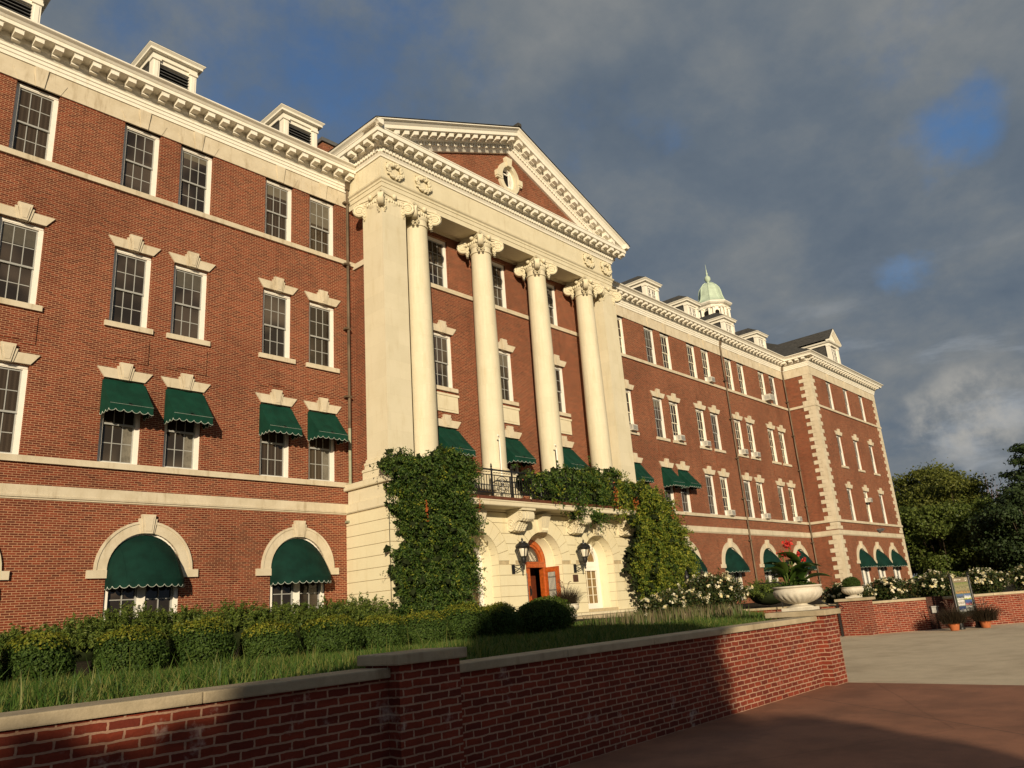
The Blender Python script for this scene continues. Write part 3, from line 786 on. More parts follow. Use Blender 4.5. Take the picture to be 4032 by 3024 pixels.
# belt courses
for path, nm in ((((-9, 25.0), (18.6, 25.0)), 'a'), (((34.3, 25.0), (63.4, 25.0), (63.4, PY), (79.8, PY), (79.8, 38)), 'b')):
    w = MB()
    sweep(w, path, [(-0.1, 14.83), (0.09, 14.83), (0.09, 15.0), (0.07, 15.03), (-0.16, 15.03)])
    sweep(w, path, [(-0.1, 5.19), (0.11, 5.19), (0.11, 5.36), (0.09, 5.385), (-0.16, 5.385)])
    sweep(w, path, [(-0.1, 4.14), (0.03, 4.14), (0.03, 4.19), (0.07, 4.19), (0.08, 4.24), (0.05, 4.26), (0.05, 4.54), (-0.1, 4.58)])
    part('belt_course', w, stone_mat('belt_limestone', (0.60, 0.525, 0.395), (0.52, 0.445, 0.32), 0.85, 1.6, (0.55, 0.48, 0.38), 0.9) if nm == 'a' else MATS['belt_limestone'], bld)
    w = MB(); sweep(w, path, [(-0.1, ZW1), (0.05, ZW1), (0.05, 18.3), (-0.1, 18.3)])
    ws = LW if nm == 'a' else RW + PW
    for c in ws:
        yy = PY if c > 64 else 25.0
        w.prism([(c - 0.12, ZW1 - 0.02), (c + 0.12, ZW1 - 0.02), (c + 0.2, 18.29), (c - 0.2, 18.29)], yy - 0.10, yy - 0.04)
        for s in (-1, 1): w.prism([(c + s * 0.14, ZW1 - 0.005), (c + s * 0.62, ZW1 - 0.005), (c + s * 0.80, 18.0), (c + s * 0.215, 18.0)], yy - 0.065, yy - 0.04)
    part('lintel_band', w, M_LIME, bld)
    w = MB()
    sweep(w, path, [(-0.1, 18.30), (0.09, 18.30), (0.09, 18.42), (0.12, 18.44), (0.12, 18.55), (0.155, 18.57), (0.155, 18.66), (0.20, 18.70), (0.25, 18.80), (0.25, 18.86),
                    (0.22, 18.865), (0.22, 19.0), (0.71, 19.0), (0.71, 19.13), (0.74, 19.15), (0.79, 19.21), (0.87, 19.25), (0.90, 19.27), (0.90, 19.32), (0.2, 19.40)])
    pp = [p for p in path]
    if nm == 'b': pp = [(34.9, 25.0), (63.4 - 0.45, 25.0)]
    L = [along(pp, 0.58, 0.1)] if nm == 'a' else [along(pp, 0.58, 0.1), along([(63.4, 25.0 - 0.55), (63.4, PY)], 0.58, 0.05), along([(63.4 + 0.0, PY), (79.8, PY)], 0.58, 0.05)]
    for lst in L:
        for p, d, nrm in lst:
            obox(w, p, d, nrm, 0.26, 0.215, 0.645, 18.80, 18.96, 18.83)
            obox(w, p, d, nrm, 0.26, 0.215, 0.36, 18.75, 18.799)
            obox(w, p, d, nrm, 0.29, 0.215, 0.65, 18.961, 18.998)
    part('cornice', w, M_WHITE, bld)
# quoins on the pavilion corners
def quoins(z0, z1, side):
    w = MB(); n = round((z1 - z0) / 0.325); h = (z1 - z0) / n
    for k in range(n):
        a, b2 = (0.95, 0.62) if k % 2 == 0 else (0.58, 0.34)
        z_ = z0 + k * h + (0.008 if k else 0); z2 = z0 + (k + 1) * h - (0.008 if k < n - 1 else 0)
        if side < 0: w.box(63.36, 63.4 + a, PY - 0.04, PY + 0.05, z_, z2); w.box(63.36, 63.45, PY + 0.05, PY + a, z_, z2)
        else: w.box(79.8 - a, 79.84, PY - 0.04, PY + 0.05, z_, z2)
    if side < 0: w.box(63.37, 63.7, PY - 0.03, PY + 0.3, z0, z1)
    else: w.box(79.5, 79.83, PY - 0.03, PY + 0.3, z0, z1)
    part('quoin_stack', w, M_LIME, bld)
for sd in (-1, 1):
    for za, zb in ((15.04, ZW1 - 0.01), (5.39, 14.82), (4.62, 5.16), (-0.5, 4.13)): quoins(za, zb, sd)
# roofs
w = MB()
def slab(pts): w.poly(pts)
zE, yE = 19.335, 24.12
w.poly([(-9.5, yE, zE), (62.4, yE, zE), (62.4, 33, zE + 5.0), (-9.5, 33, zE + 5.0)])
w.poly([(-9.5, 33, zE + 5.0), (80, 33, zE + 5.0), (80, 39, zE + 1.6), (-9.5, 39, zE + 1.6)])
a_ = [(62.52, PY - 0.88, zE), (80.68, PY - 0.88, zE), (80.68, 38, zE), (62.52, 38, zE), (71.6, 30.5, zE + 5.3), (71.6, 33, zE + 5.3)]
w.poly([a_[0], a_[1], a_[4]]); w.poly([a_[1], a_[2], a_[5], a_[4]]); w.poly([a_[3], a_[0], a_[4], a_[5]]); w.poly([a_[2], a_[3], a_[5]])
part('roof', w, M_SLATE, bld)
# dormers
def dormer(cx, y, louvre, w2=0.84, zb=19.3, ze=21.45):
    k = ('dorm', louvre)
    if k not in WCACHE:
        h = ze - zb
        bd = MB(); bd.box(-w2 + 0.06, w2 - 0.06, 0.25, 4.0, 0, h - 0.1)
        fr = MB()
        for s in (-1, 1):
            fr.box(min(s * w2, s * (w2 - 0.26)), max(s * w2, s * (w2 - 0.26)), 0, 0.3, 0, h - 0.38)
            fr.box(min(s * (w2 + 0.04), s * (w2 - 0.30)), max(s * (w2 + 0.04), s * (w2 - 0.30)), -0.05, 0.3, h - 0.46, h - 0.36)
            fr.box(min(s * (w2 - 0.06), s * (w2 - 0.20)), max(s * (w2 - 0.06), s * (w2 - 0.20)), -0.02, 0.0, 0.2, h - 0.5)
        fr.box(-w2 + 0.26, w2 - 0.26, 0.05, 0.3, h - 0.52, h - 0.36)
        sweep(fr, [(-w2, 4.0), (-w2, 0.0), (w2, 0.0), (w2, 4.0)], [(-0.2, h - 0.36), (0.02, h - 0.36), (0.02, h - 0.2), (0.06, h - 0.17), (0.17, h - 0.17), (0.17, h - 0.08), (0.25, h), (0.25, h + 0.03), (-0.2, h + 0.05)])
        rf = MB(); e = w2 + 0.26
        q = [(-e, -0.26, h + 0.035), (e, -0.26, h + 0.035), (e, 4.6, h + 0.035), (-e, 4.6, h + 0.035), (0, 1.0, h + 0.85), (0, 4.6, h + 0.85)]
        rf.poly([q[0], q[1], q[4]]); rf.poly([q[1], q[2], q[5], q[4]]); rf.poly([q[3], q[0], q[4], q[5]])
        ou = MB(); a = w2 - 0.26
        if louvre:
            for i in range(11):
                z = 0.25 + i * 0.135
                ou.hexa([(-a, 0.06, z), (a, 0.06, z), (a, 0.2, z + 0.07), (-a, 0.2, z + 0.07), (-a, 0.06, z + 0.022), (a, 0.06, z + 0.022), (a, 0.2, z + 0.092), (-a, 0.2, z + 0.092)])
        else:
            for s in (-1, 1):
                xa, xb = sorted((s * 0.03, s * (a - 0.0)))
                ou.box(xa, xa + 0.06, 0.08, 0.14, 0.9, h - 0.52); ou.box(xb - 0.06, xb, 0.08, 0.14, 0.9, h - 0.52)
                ou.box((xa + xb) / 2 - 0.015, (xa + xb) / 2 + 0.015, 0.09, 0.13, 0.9, h - 0.52)
                for z in (0.9, 1.25, 1.6 - 0.06): ou.box(xa + 0.06, xb - 0.06, 0.085, 0.135, z, z + 0.04)
        bk = MB(); bk.box(-a, a, 0.215, 0.245, 0, h - 0.4)
        WCACHE[k] = (bd.mesh('dormer', M_SLATE), fr.mesh('casing', M_WHITE), rf.mesh('roof', M_SLATE), ou.mesh('louvre' if louvre else 'sash', M_LOUVRE if louvre else M_FRAME), bk.mesh('pane', M_DARKIN if louvre else M_GL[0]))
    m = WCACHE[k]
    o = lpart('dormer', m[0], bld, Vector((cx, y, zb)) - wloc(bld))
    for nme, me in zip(('casing', 'dormer_roof', 'louvre' if louvre else 'sash', 'pane'), m[1:]): lpart(nme, me, o)
for c in (4.98, 10.42, 15.93): dormer(c, 25.3, True)
for c in (38.0, 43.95, 49.55, 55.25, 61.1): dormer(c, 25.3, False)
# gabled dormer on the pavilion
cx, y, zb = 71.9, 23.0, 19.3
w = MB(); w.box(cx - 1.1, cx + 1.1, y + 0.25, y + 7, zb, 22.1); gd = part('gable_dormer', w, M_SLATE, bld)
w = MB()
for s in (-1, 1): w.box(min(cx + s * 1.2, cx + s * 0.82), max(cx + s * 1.2, cx + s * 0.82), y, y + 0.3, zb, 21.75); w.box(min(cx + s * 1.24, cx + s * 0.78), max(cx + s * 1.24, cx + s * 0.78), y - 0.05, y + 0.3, 21.75, 21.88)
sweep(w, [(cx - 1.2, y + 7), (cx - 1.2, y), (cx + 1.2, y), (cx + 1.2, y + 7)], [(-0.3, 21.88), (0.03, 21.88), (0.03, 22.05), (0.2, 22.08), (0.26, 22.2), (-0.3, 22.22)])
w.prism([(cx - 1.25, 22.2), (cx + 1.25, 22.2), (cx, 23.35)], y + 0.05, y + 0.3)
for s in (-1, 1):
    w.prism([(cx + s * 1.50, 22.16), (cx + s * 1.50, 22.34), (cx, 23.62), (cx, 23.42)], y - 0.26, y + 0.1)
part('casing', w, M_WHITE, gd)
w = MB()
for s in (-1, 1): w.poly([(cx + s * 1.54, y - 0.28, 22.335), (cx, y - 0.28, 23.65), (cx, y + 9, 23.65), (cx + s * 1.54, y + 9, 22.335)])
part('dormer_roof', w, M_SLATE, gd)
w = MB(); w.box(cx - 0.8, cx - 0.74, y + 0.1, y + 0.16, zb, 21.75); w.box(cx + 0.74, cx + 0.8, y + 0.1, y + 0.16, zb, 21.75); w.box(cx - 0.74, cx + 0.74, y + 0.1, y + 0.16, 21.65, 21.75)
w.box(cx - 0.03, cx + 0.03, y + 0.1, y + 0.16, zb, 21.65)
for k in range(5): w.box(cx - 0.74, cx + 0.74, y + 0.11, y + 0.15, 20.0 + k * 0.34, 20.03 + k * 0.34)
for s in (-0.37, 0.37): w.box(cx + s - 0.015, cx + s + 0.015, y + 0.108, y + 0.148, zb, 21.65)
part('sash', w, M_FRAME, gd)
w = MB(); w.box(cx - 0.78, cx + 0.78, y + 0.2, y + 0.24, zb, 21.7); part('pane', w, M_GL[0], gd)
# chimney
w = MB(); w.box(18.2, 19.6, 27.0, 28.2, 19.0, 22.1); ch = part('chimney', w, M_BRICK, bld)
w = MB(); w.box(18.1, 19.7, 26.9, 28.3, 22.1, 22.3); part('chimney_cap', w, M_LOUVRE, ch)
# cupola
cx, cy = 64.6, 31.0; CZ = -1.02
w = MB()
def octa(prof, mbx, n=8, off=math.pi / 8): mbx.lathe(prof, (cx, cy, CZ), n, off, off + 2 * math.pi)
octa([(1.75, 22.0), (1.75, 25.55), (1.70, 25.6), (1.70, 26.0), (1.52, 26.02), (1.52, 26.2), (1.40, 26.22), (1.40, 27.3), (1.5, 27.34), (1.55, 27.47), (1.76, 27.56), (1.88, 27.68), (1.90, 27.78), (1.3, 27.86)], w)
cup = part('cupola', w, M_WHITE, bld)
w = MB()
for k in range(8):
    a = math.pi / 8 + k * math.pi / 4
    for da in (-0.14, 0.14):
        x_, y_ = cx + 1.50 * math.cos(a + da), cy + 1.50 * math.sin(a + da)
        w.lathe([(0.13, 26.2), (0.11, 26.3), (0.10, 27.12), (0.15, 27.24)], (x_, y_, CZ), 8)
        w.box(x_ - 0.15, x_ + 0.15, y_ - 0.15, y_ + 0.15, 27.18 + CZ, 27.30 + CZ)
part('columns', w, M_WHITE, cup)
w = MB()
for k in range(8):
    a = k * math.pi / 4; d = Vector((math.cos(a), math.sin(a))); tq = Vector((-d.y, d.x)); hw = 0.20 if k % 2 else 0.25
    pts = [(-hw, 26.45), (hw, 26.45)] + [(hw * math.cos(math.pi * j / 8), 26.78 + hw * math.sin(math.pi * j / 8)) for j in range(9)]
    q = [(cx + d.x * 1.312 + tq.x * p, cy + d.y * 1.312 + tq.y * p, z + CZ) for p, z in pts]
    w.poly(q)
part('opening', w, M_DARKIN, cup)
w = MB()
octa([(1.74, 27.83), (1.46, 28.0), (1.22, 28.35), (1.10, 28.8), (1.05, 29.2), (0.94, 29.6), (0.70, 29.93), (0.36, 30.17), (0.14, 30.25), (0.10, 30.4)], w)
for k in range(8):
    a = math.pi / 8 + k * math.pi / 4
    w.tube([(cx + r_ * math.cos(a), cy + r_ * math.sin(a), z + CZ) for r_, z in ((1.74, 27.85), (1.46, 28.02), (1.22, 28.37), (1.10, 28.82), (1.05, 29.22), (0.94, 29.62), (0.70, 29.95), (0.36, 30.2))], 0.045, 5)
w.lathe([(0.06, 30.3), (0.2, 30.4), (0.30, 30.6), (0.27, 30.82), (0.12, 30.98), (0.07, 31.05), (0.10, 31.3), (0.05, 31.35), (0.05, 31.6), (0.025, 31.65), (0.012, 32.2)], (cx, cy, CZ), 12)
part('dome', w, M_COPPER, cup, 35)
# drainpipes
def pipe(x, y, z0, z1, name='drainpipe', mat=M_PIPE, head=True):
    w = MB(); w.tube([(x, y, z0), (x, y, z1)], 0.06, 8)
    if head:
        w.hexa([(x - 0.09, y - 0.09, z1 - 0.5), (x + 0.09, y - 0.09, z1 - 0.5), (x + 0.09, y + 0.09, z1 - 0.5), (x - 0.09, y + 0.09, z1 - 0.5), (x - 0.16, y - 0.16, z1), (x + 0.16, y - 0.16, z1), (x + 0.16, y + 0.1, z1), (x - 0.16, y + 0.1, z1)])
    z = z0 + 1.3
    while z < z1 - 1: w.box(x - 0.2, x + 0.09, y - 0.075, y + 0.1, z - 0.04, z + 0.04); z += 2.95
    part(name, w, mat, bld, 40)
pipe(18.02, 24.86, 7.6, 18.9); pipe(18.02, 24.86, -0.4, 7.59, mat=M_PIPEG, head=False)
pipe(52.15, 24.86, -0.5, 18.9); pipe(63.2, 24.84, -0.5, 18.9)
w = MB(); w.box(72.5, 73.1, PY - 0.5, PY, 4.72, 4.85); w.box(72.6, 73.0, PY - 0.42, PY - 0.1, 4.6, 4.72); part('floodlight', w, M_LOUVRE, bld)
# ------------------------------------------------------------------ the portico (same building)
YF, XL, XR = 22.55, 18.10, 34.84       # face of frieze and corner piers
YW = 24.0                              # brick wall behind the columns
YB = 22.35                             # rusticated base
BXL, BXR = 17.92, 35.02
CA = 23.05                             # column axis
CX = [XC - 6.08, XC - 2.03, XC + 2.03, XC + 6.08]
BAY = [22.52, 26.60, 30.70]
PW0, PW1, PV0, PV1, PU1 = 14.74, 17.25, 9.86, 12.45, 8.02
w = MB()
wall_open(w, 19.3, 33.7, 4.4, 17.6, rects(BAY, ((PW0, PW1), (PV0, PV1))) + [(c - HWID, c + HWID, 4.6, PU1) for c in BAY], [], YW)
for x in (18.47, 34.47):
    w.poly([(x, 23.8, 4.4), (x, 25.05, 4.4), (x, 25.05, 17.6), (x, 23.8, 17.6)])
part('wall', w, M_BRICK, bld)
for i, c in enumerate(BAY):
    window(c, YW, PW0, PW1, (0, 1, 0)[i])
    window(c, YW, PV0, PV1, 0, True, True)
    window(c, YW, 4.9, PU1, 0, True)
    awning(c, YW, PU1 - 0.03, 0.74, 0.95, 1.12)
for c in BAY:
    w = MB(); w.box(c - 0.74, c + 0.74, YW - 0.06, YW + 0.05, 8.72, 9.46); w.box(c - 0.80, c + 0.80, YW - 0.09, YW + 0.05, 9.462, 9.56); w.box(c - 0.62, c + 0.62, YW - 0.075, YW - 0.058, 8.82, 9.36)
    part('stone_panel', w, M_CREAMP, bld)
    w = MB(); w.box(c - 0.8, c + 0.8, YW - 0.05, YW + 0.1, 4.4, 4.88); part('door_sill', w, M_CREAMP, bld)
w = MB()
for xa, xb, y in ((19.3, 33.7, YW),): w.box(xa, xb, y - 0.09, y + 0.02, PW0 - 0.2, PW0)
w.box(18.38, 18.48, 23.85, 25.0, PW0 - 0.03, PW0 + 0.22); w.box(34.46, 34.56, 23.85, 25.0, PW0 - 0.03, PW0 + 0.22)
part('belt_course', w, MATS['belt_limestone'], bld)

# --- rusticated base with three arches
ARC = [(XC - 4.07, 1.2), (XC, 1.26), (XC + 4.07, 1.2)]
ZS, ZB0, ZT = 2.12, -0.18, 4.16
w = MB()
wall_open(w, BXL + 0.03, BXR - 0.03, -1.6, ZT, [], [(c, r, -0.25 if c == XC else -0.05, ZS) for c, r in ARC], YB + 0.035, 0.05)
w.poly([(BXL + 0.03, YB + 0.035, -1.6), (BXL + 0.03, 25.0, -1.6), (BXL + 0.03, 25.0, ZT), (BXL + 0.03, YB + 0.035, ZT)])
w.poly([(BXR - 0.03, YB + 0.035, -1.6), (BXR - 0.03, 25.0, -1.6), (BXR - 0.03, 25.0, ZT), (BXR - 0.03, YB + 0.035, ZT)])
part('base_wall', w, plain('joint_stone', (0.42, 0.34, 0.21), 0.9, 0.2), bld)
w = MB(); CH = 0.43; gph = 0.011
RO = 0.62
def arcx(c, r, z, s):
    if z <= ZS: return c + s * r
    d = r * r - (z - ZS) ** 2
    return c + s * math.sqrt(d) if d > 0 else c
z = ZB0
while z < ZT - 0.05:
    z2 = min(z + CH, ZT); za, zb_ = z + gph, z2 - gph
    zz = [za + (zb_ - za) * k / 5 for k in range(6)]
    edges = [('x', BXL)] + [e for c, r in ARC for e in ((c, r + (RO if z2 > ZS + 0.05 else 0.0), -1), (c, r + (RO if z2 > ZS + 0.05 else 0.0), 1))] + [('x', BXR)]
    for k in range(0, len(edges), 2):
        L_, R_ = edges[k], edges[k + 1]
        gl = 0.011 if z2 > ZS + 0.05 else 0.0
        left = [(L_[1] if L_[0] == 'x' else arcx(L_[0], L_[1], q, 1) + gl, q) for q in zz]
        right = [(R_[1] if R_[0] == 'x' else arcx(R_[0], R_[1], q, -1) - gl, q) for q in zz]
        if all(b_[0] - a_[0] < 0.03 for a_, b_ in zip(left, right)): continue
        for a0, a1, b0, b1 in zip(left[:-1], left[1:], right[:-1], right[1:]):
            if b0[0] - a0[0] < 0.01 or b1[0] - a1[0] < 0.01: continue
            w.poly([(a0[0], YB, a0[1]), (b0[0], YB, b0[1]), (b1[0], YB, b1[1]), (a1[0], YB, a1[1])])
        for side in (left, right):
            w.strip([(x, YB, q) for x, q in side], [(x, YB + 0.04, q) for x, q in side])
        for q in (0, -1): w.poly([(left[q][0], YB, left[q][1]), (right[q][0], YB, right[q][1]), (right[q][0], YB + 0.04, right[q][1]), (left[q][0], YB + 0.04, left[q][1])])
    for x, s in ((BXL, 1), (BXR, -1)):
        w.box(min(x, x + s * 0.04) , max(x, x + s * 0.04), YB + 0.0005, 25.0, za, zb_)
    z = z2
for c, r in ARC:
    n = 13
    for k in range(n):
        a0, a1 = math.pi * k / n + 0.008, math.pi * (k + 1) / n - 0.008
        p = lambda rr, t: (c + rr * math.cos(t), ZS + rr * math.sin(t))
        m_ = (a0 + a1) / 2
        w.prism([p(r, a0), p(r + RO - 0.012, a0), p(r + RO - 0.012, m_), p(r + RO - 0.012, a1), p(r, a1), p(r, m_)], YB, YB + 0.04)
    # splayed reveal in jointed bands
    for j, (ra, ya, rb, yb) in enumerate(((r, YB + 0.04, r - 0.06, YB + 0.42), (r - 0.10, YB + 0.42, r - 0.24, YB + 0.80))):
        path = lambda rr: [(c + rr, -0.25)] + [(c + rr, -0.1 + 0.43 * q) for q in range(6)] + [(c + rr * math.cos(math.pi * q / 26), ZS + rr * math.sin(math.pi * q / 26)) for q in range(27)] + [(c - rr, -0.1 + 0.43 * q) for q in reversed(range(6))] + [(c - rr, -0.25)]
        w.strip([(x, ya, q) for x, q in path(ra)], [(x, yb, q) for x, q in path(rb)])
        if j == 0: w.strip([(x, yb, q) for x, q in path(rb)], [(x, yb, q) for x, q in path(r - 0.10)])
part('rusticated_stone', w, M_RUST, bld)
w = MB()   # joints across the deep reveals
for c, r in ARC:
    for k in range(1, 14):
        a = math.pi * k / 14
        x, z = c + (r - 0.001) * math.cos(a), ZS + (r - 0.001) * math.sin(a); x2, z2 = c + (r - 0.062) * math.cos(a), ZS + (r - 0.062) * math.sin(a)
        t_ = Vector((-math.sin(a), math.cos(a))) * 0.007
        w.poly([(x - t_.x, YB + 0.045, z - t_.y), (x + t_.x, YB + 0.045, z + t_.y), (x2 + t_.x, YB + 0.415, z2 + t_.y), (x2 - t_.x, YB + 0.415, z2 - t_.y)])
    for q in range(5):
        for s in (-1, 1):
            z = 0.25 + 0.43 * q
            w.poly([(c + s * (r - 0.001), YB + 0.045, z - 0.007), (c + s * (r - 0.001), YB + 0.045, z + 0.007), (c + s * (r - 0.062), YB + 0.415, z + 0.007), (c + s * (r - 0.062), YB + 0.415, z - 0.007)])
part('reveal_joint', w, plain('dark_mortar', (0.20, 0.16, 0.10), 0.9, 0.1), bld)  # flat strips in the darker colour of the joints
w = MB()
bpath = [(BXL, 25.0), (BXL, YB), (BXR, YB), (BXR, 25.0)]
sweep(w, bpath, [(-0.2, -0.19), (0.0, -0.19), (0.07, -0.22), (0.07, -0.9), (-0.2, -0.9)])
sweep(w, bpath, [(-0.3, 4.16), (0.02, 4.16), (0.05, 4.2), (0.05, 4.5), (-0.0, 4.52), (-0.3, 4.52)])
sweep(w, bpath, [(-0.3, 5.04), (0.10, 5.04), (0.12, 5.08), (0.12, 5.26), (0.05, 5.30), (-0.6, 5.33)])
part('base_moulding', w, M_CREAMP, bld)
for xa, xb, xc, xd in ((BXL + 0.02, BXL + 2.0, XL - 0.16, CX[0] + 0.85), (BXR - 2.0, BXR - 0.02, CX[3] - 0.85, XR + 0.16)):
    w = MB(); w.box(xa, xb, YB + 0.02, 24.9, 4.5, 5.05); w.box(xc, xd, YF - 0.12, 23.95, 5.05, 5.72); w.box(xc - 0.04, xd + 0.04, YF - 0.16, 23.95, 5.60, 5.68); part('pedestal', w, M_CREAMP, bld)
for c in CX[1:3]: w = MB(); w.box(c - 0.82, c + 0.82, CA - 0.8, 23.95, 4.45, 5.72); part('pedestal', w, M_CREAMP, bld)
w = MB()
for s, x in ((-1, BXL + 0.45), (1, BXR - 0.45)):
    q = lambda h, z: [(x - h, YB + 0.10, z), (x + h, YB + 0.10, z), (x + h, YB + 0.10 + 2 * h, z), (x - h, YB + 0.10 + 2 * h, z)]
    w.hexa(q(0.30, 5.30) + q(0.27, 5.45)); w.hexa(q(0.27, 5.45) + q(0.13, 5.78)); w.lathe([(0.12, 5.78), (0.16, 5.84), (0.10, 5.88), (0.14, 5.95), (0.09, 6.03), (0.01, 6.06)], (x, YB + 0.37, 0), 10)
part('corner_finial', w, M_CREAMP, bld, 30)

# --- corner piers and columns
def garland(mb, p, r=0.055, n=7, L=0.42):
    for k in range(n):
        u = k / (n - 1); rr = r * (0.75 + 0.7 * math.sin(math.pi * min(1, u * 1.15)))
        for s in range(3):
            a = s * 2.1 + k
            mb.ball((p[0] + rr * 0.7 * math.cos(a), p[1] + rr * 0.7 * math.sin(a), p[2] - L * u), rr * 0.8, 6, 4)
def volute(mb, p, d, rad=0.30, wd=0.22):
    """scroll hanging at p, its axis across direction d (outward diagonal)"""
    d = Vector((d[0], d[1], 0)).normalized(); ax = Vector((-d.y, d.x, 0)); up = Vector((0, 0, 1))
    c = Vector(p)
    for s in (-1, 1):
        pr = [(0.001, s * wd * 0.42), (rad * 0.2, s * wd * 0.60), (rad * 0.32, s * wd * 0.44), (rad * 0.95, s * wd * 0.5), (rad, s * wd * 0.36), (rad * 0.93, 0)]
        rings = [[tuple(c + (d * math.cos(2 * math.pi * k / 18) + up * math.sin(2 * math.pi * k / 18)) * r_ + ax * h) for k in range(18)] for r_, h in pr]
        for a, b in zip(rings[:-1], rings[1:]): mb.strip(a, b, True)
        pts = []
        for k in range(30):
            a = math.pi * 0.5 - s * 0 - 2 * math.pi * 2.1 * k / 29; r_ = rad * (0.95 - 0.72 * k / 29)
            pts.append(c + (d * math.cos(a) + up * math.sin(a)) * r_ + ax * (s * wd * 0.52))
        mb.tube(pts, 0.026, 5)
def capital(mb, x, y, hw, zt, zb, corners=((-1, -1), (1, -1), (1, 1), (-1, 1))):
    """square or round four-faced Ionic capital: abacus, corner scrolls, egg row, drops"""
    A = hw + 0.16; N = 8; ring = []
    for e in range(4):
        a, b = [(-A, -A), (A, -A), (A, A), (-A, A)][e], [(A, -A), (A, A), (-A, A), (-A, -A)][e]
        nx, ny = [(0, -1), (1, 0), (0, 1), (-1, 0)][e]
        for k in range(N):
            u = k / N; c = 0.13 * math.sin(math.pi * u)
            ring.append((x + a[0] + (b[0] - a[0]) * u - nx * c, y + a[1] + (b[1] - a[1]) * u - ny * c))
    for s_, z0, z1 in ((0.93, zt - 0.20, zt - 0.12), (1.0, zt - 0.119, zt)):
        lo = [(x + (p - x) * s_, y + (q - y) * s_, z0) for p, q in ring]; hi = [(p[0], p[1], z1) for p in lo]
        mb.strip(lo, hi, True); mb.poly(lo); mb.poly(hi)
    for cxn, cyn in corners:
        volute(mb, (x + cxn * (hw + 0.10), y + cyn * (hw + 0.10), zt - 0.47), (cxn, cyn))
    for e in range(4):
        nx, ny = [(0, -1), (1, 0), (0, 1), (-1, 0)][e]; tx, ty = -ny, nx
        for k in range(5):
            u = (k - 2) * 0.13
            mb.ball((x + nx * (hw + 0.02) + tx * u, y + ny * (hw + 0.02) + ty * u, zt - 0.36), 0.075, 7, 5, (1, 1, 1.2))
        for s in (-1, 1):
            px, py = x + nx * (hw + 0.03) + tx * s * 0.40 * hw / 0.5, y + ny * (hw + 0.03) + ty * s * 0.40 * hw / 0.5
            garland(mb, (px, py, zt - 0.52))
            for q in range(6):   # curling leaves above the drops
                mb.ball((px + random.uniform(-0.1, 0.1), py + random.uniform(-0.05, 0.05), zt - 0.26 - random.uniform(0, 0.22)), random.uniform(0.05, 0.08), 6, 4)
        # shell ornament in the middle of each abacus face
        mb.ball((x + nx * (hw + 0.09), y + ny * (hw + 0.09), zt - 0.13), 0.11, 8, 5, (1, 1, 1.1))
    mb.lathe([(hw * 0.98, zt - 0.60), (hw * 1.04, zt - 0.56), (hw * 1.1, zt - 0.45), (hw * 1.02, zt - 0.2)], (x, y, 0), 24)
ZC = 17.42
def column(x):
    r0, r1 = 0.55, 0.475
    pr = [(r0 * (1 if u < 0.3 else 1) + (r1 - r0) * max(0, (u - 0.25) / 0.75) ** 1.4, 6.13 + (16.5 - 6.13) * u) for u in [k / 16 for k in range(17)]]
    pr = [(r0 + 0.05, 6.08)] + pr + [(r1 + 0.05, 16.52), (r1 + 0.05, 16.58), (r1, 16.6), (r1, 16.9)]
    w = MB(); w.lathe(pr, (x, CA, 0), 40)
    c = part('column', w, M_CREAM, bld, 40)
    w = MB(); w.box(x - 0.74, x + 0.74, CA - 0.74, CA + 0.74, 5.72, 5.84)
    w.lathe([(0.72, 5.84), (0.745, 5.88), (0.74, 5.94), (0.68, 5.97), (0.62, 6.0), (0.64, 6.03), (0.655, 6.06), (0.61, 6.1), (0.5, 6.1)], (x, CA, 0), 32)
    part('column_base', w, M_CREAMP, c, 35)
    w = MB(); capital(w, x, CA, r1 + 0.02, ZC, 16.3); part('capital', w, M_CREAMP, c, 50)
for x in CX: column(x)
for xa, xb in ((XL, 19.36), (33.58, XR)):
    w = MB(); w.box(xa, xb, YF, 23.86, 6.1, ZC - 0.2)
    pr_ = part('corner_pier', w, M_CREAM, bld)
    w = MB(); pth = [(xa, 23.86), (xa, YF), (xb, YF), (xb, 23.86)]
    sweep(w, pth, [(-0.2, 5.70), (0.13, 5.70), (0.13, 5.84), (0.16, 5.88), (0.15, 5.95), (0.07, 5.99), (0.08, 6.06), (0.03, 6.12), (-0.2, 6.14)])
    part('pier_base', w, M_CREAMP, pr_, 30)
    w = MB(); xm, ym = (xa + xb) / 2, (YF + 23.86) / 2
    capital(w, xm, ym, 0.63, ZC, 16.5); part('capital', w, M_CREAMP, pr_, 50)

# --- entablature
epath = [(XL, 25.2), (XL, YF), (XR, YF), (XR, 25.2)]
w = MB()
sweep(w, epath, [(-1.0, ZC + 0.01), (-0.06, ZC + 0.01), (-0.06, 17.66), (-0.03, 17.67), (-0.03, 17.86), (0.0, 17.87), (0.0, 17.97), (0.06, 18.02), (0.08, 18.08), (0.0, 18.10), (0.0, 19.06), (-0.3, 19.06)], False)
part('frieze', w, M_CREAMP, bld)
w = MB()
w.box(XL + 0.9, XR - 0.9, YF + 0.95, YW, 17.5, 17.6)
for k in range(3):
    xa, xb = CX[k] + 0.6, CX[k + 1] - 0.6
    w.box(xa, xb, YF + 1.0, YF + 1.08, 17.44, 17.5); w.box(xa, xb, YW - 0.12, YW - 0.04, 17.44, 17.5); w.box(xa, xa + 0.08, YF + 1.081, YW - 0.121, 17.44, 17.5); w.box(xb - 0.08, xb, YF + 1.081, YW - 0.121, 17.44, 17.5)
part('porch_ceiling', w, M_CREAMP, bld)
w = MB()
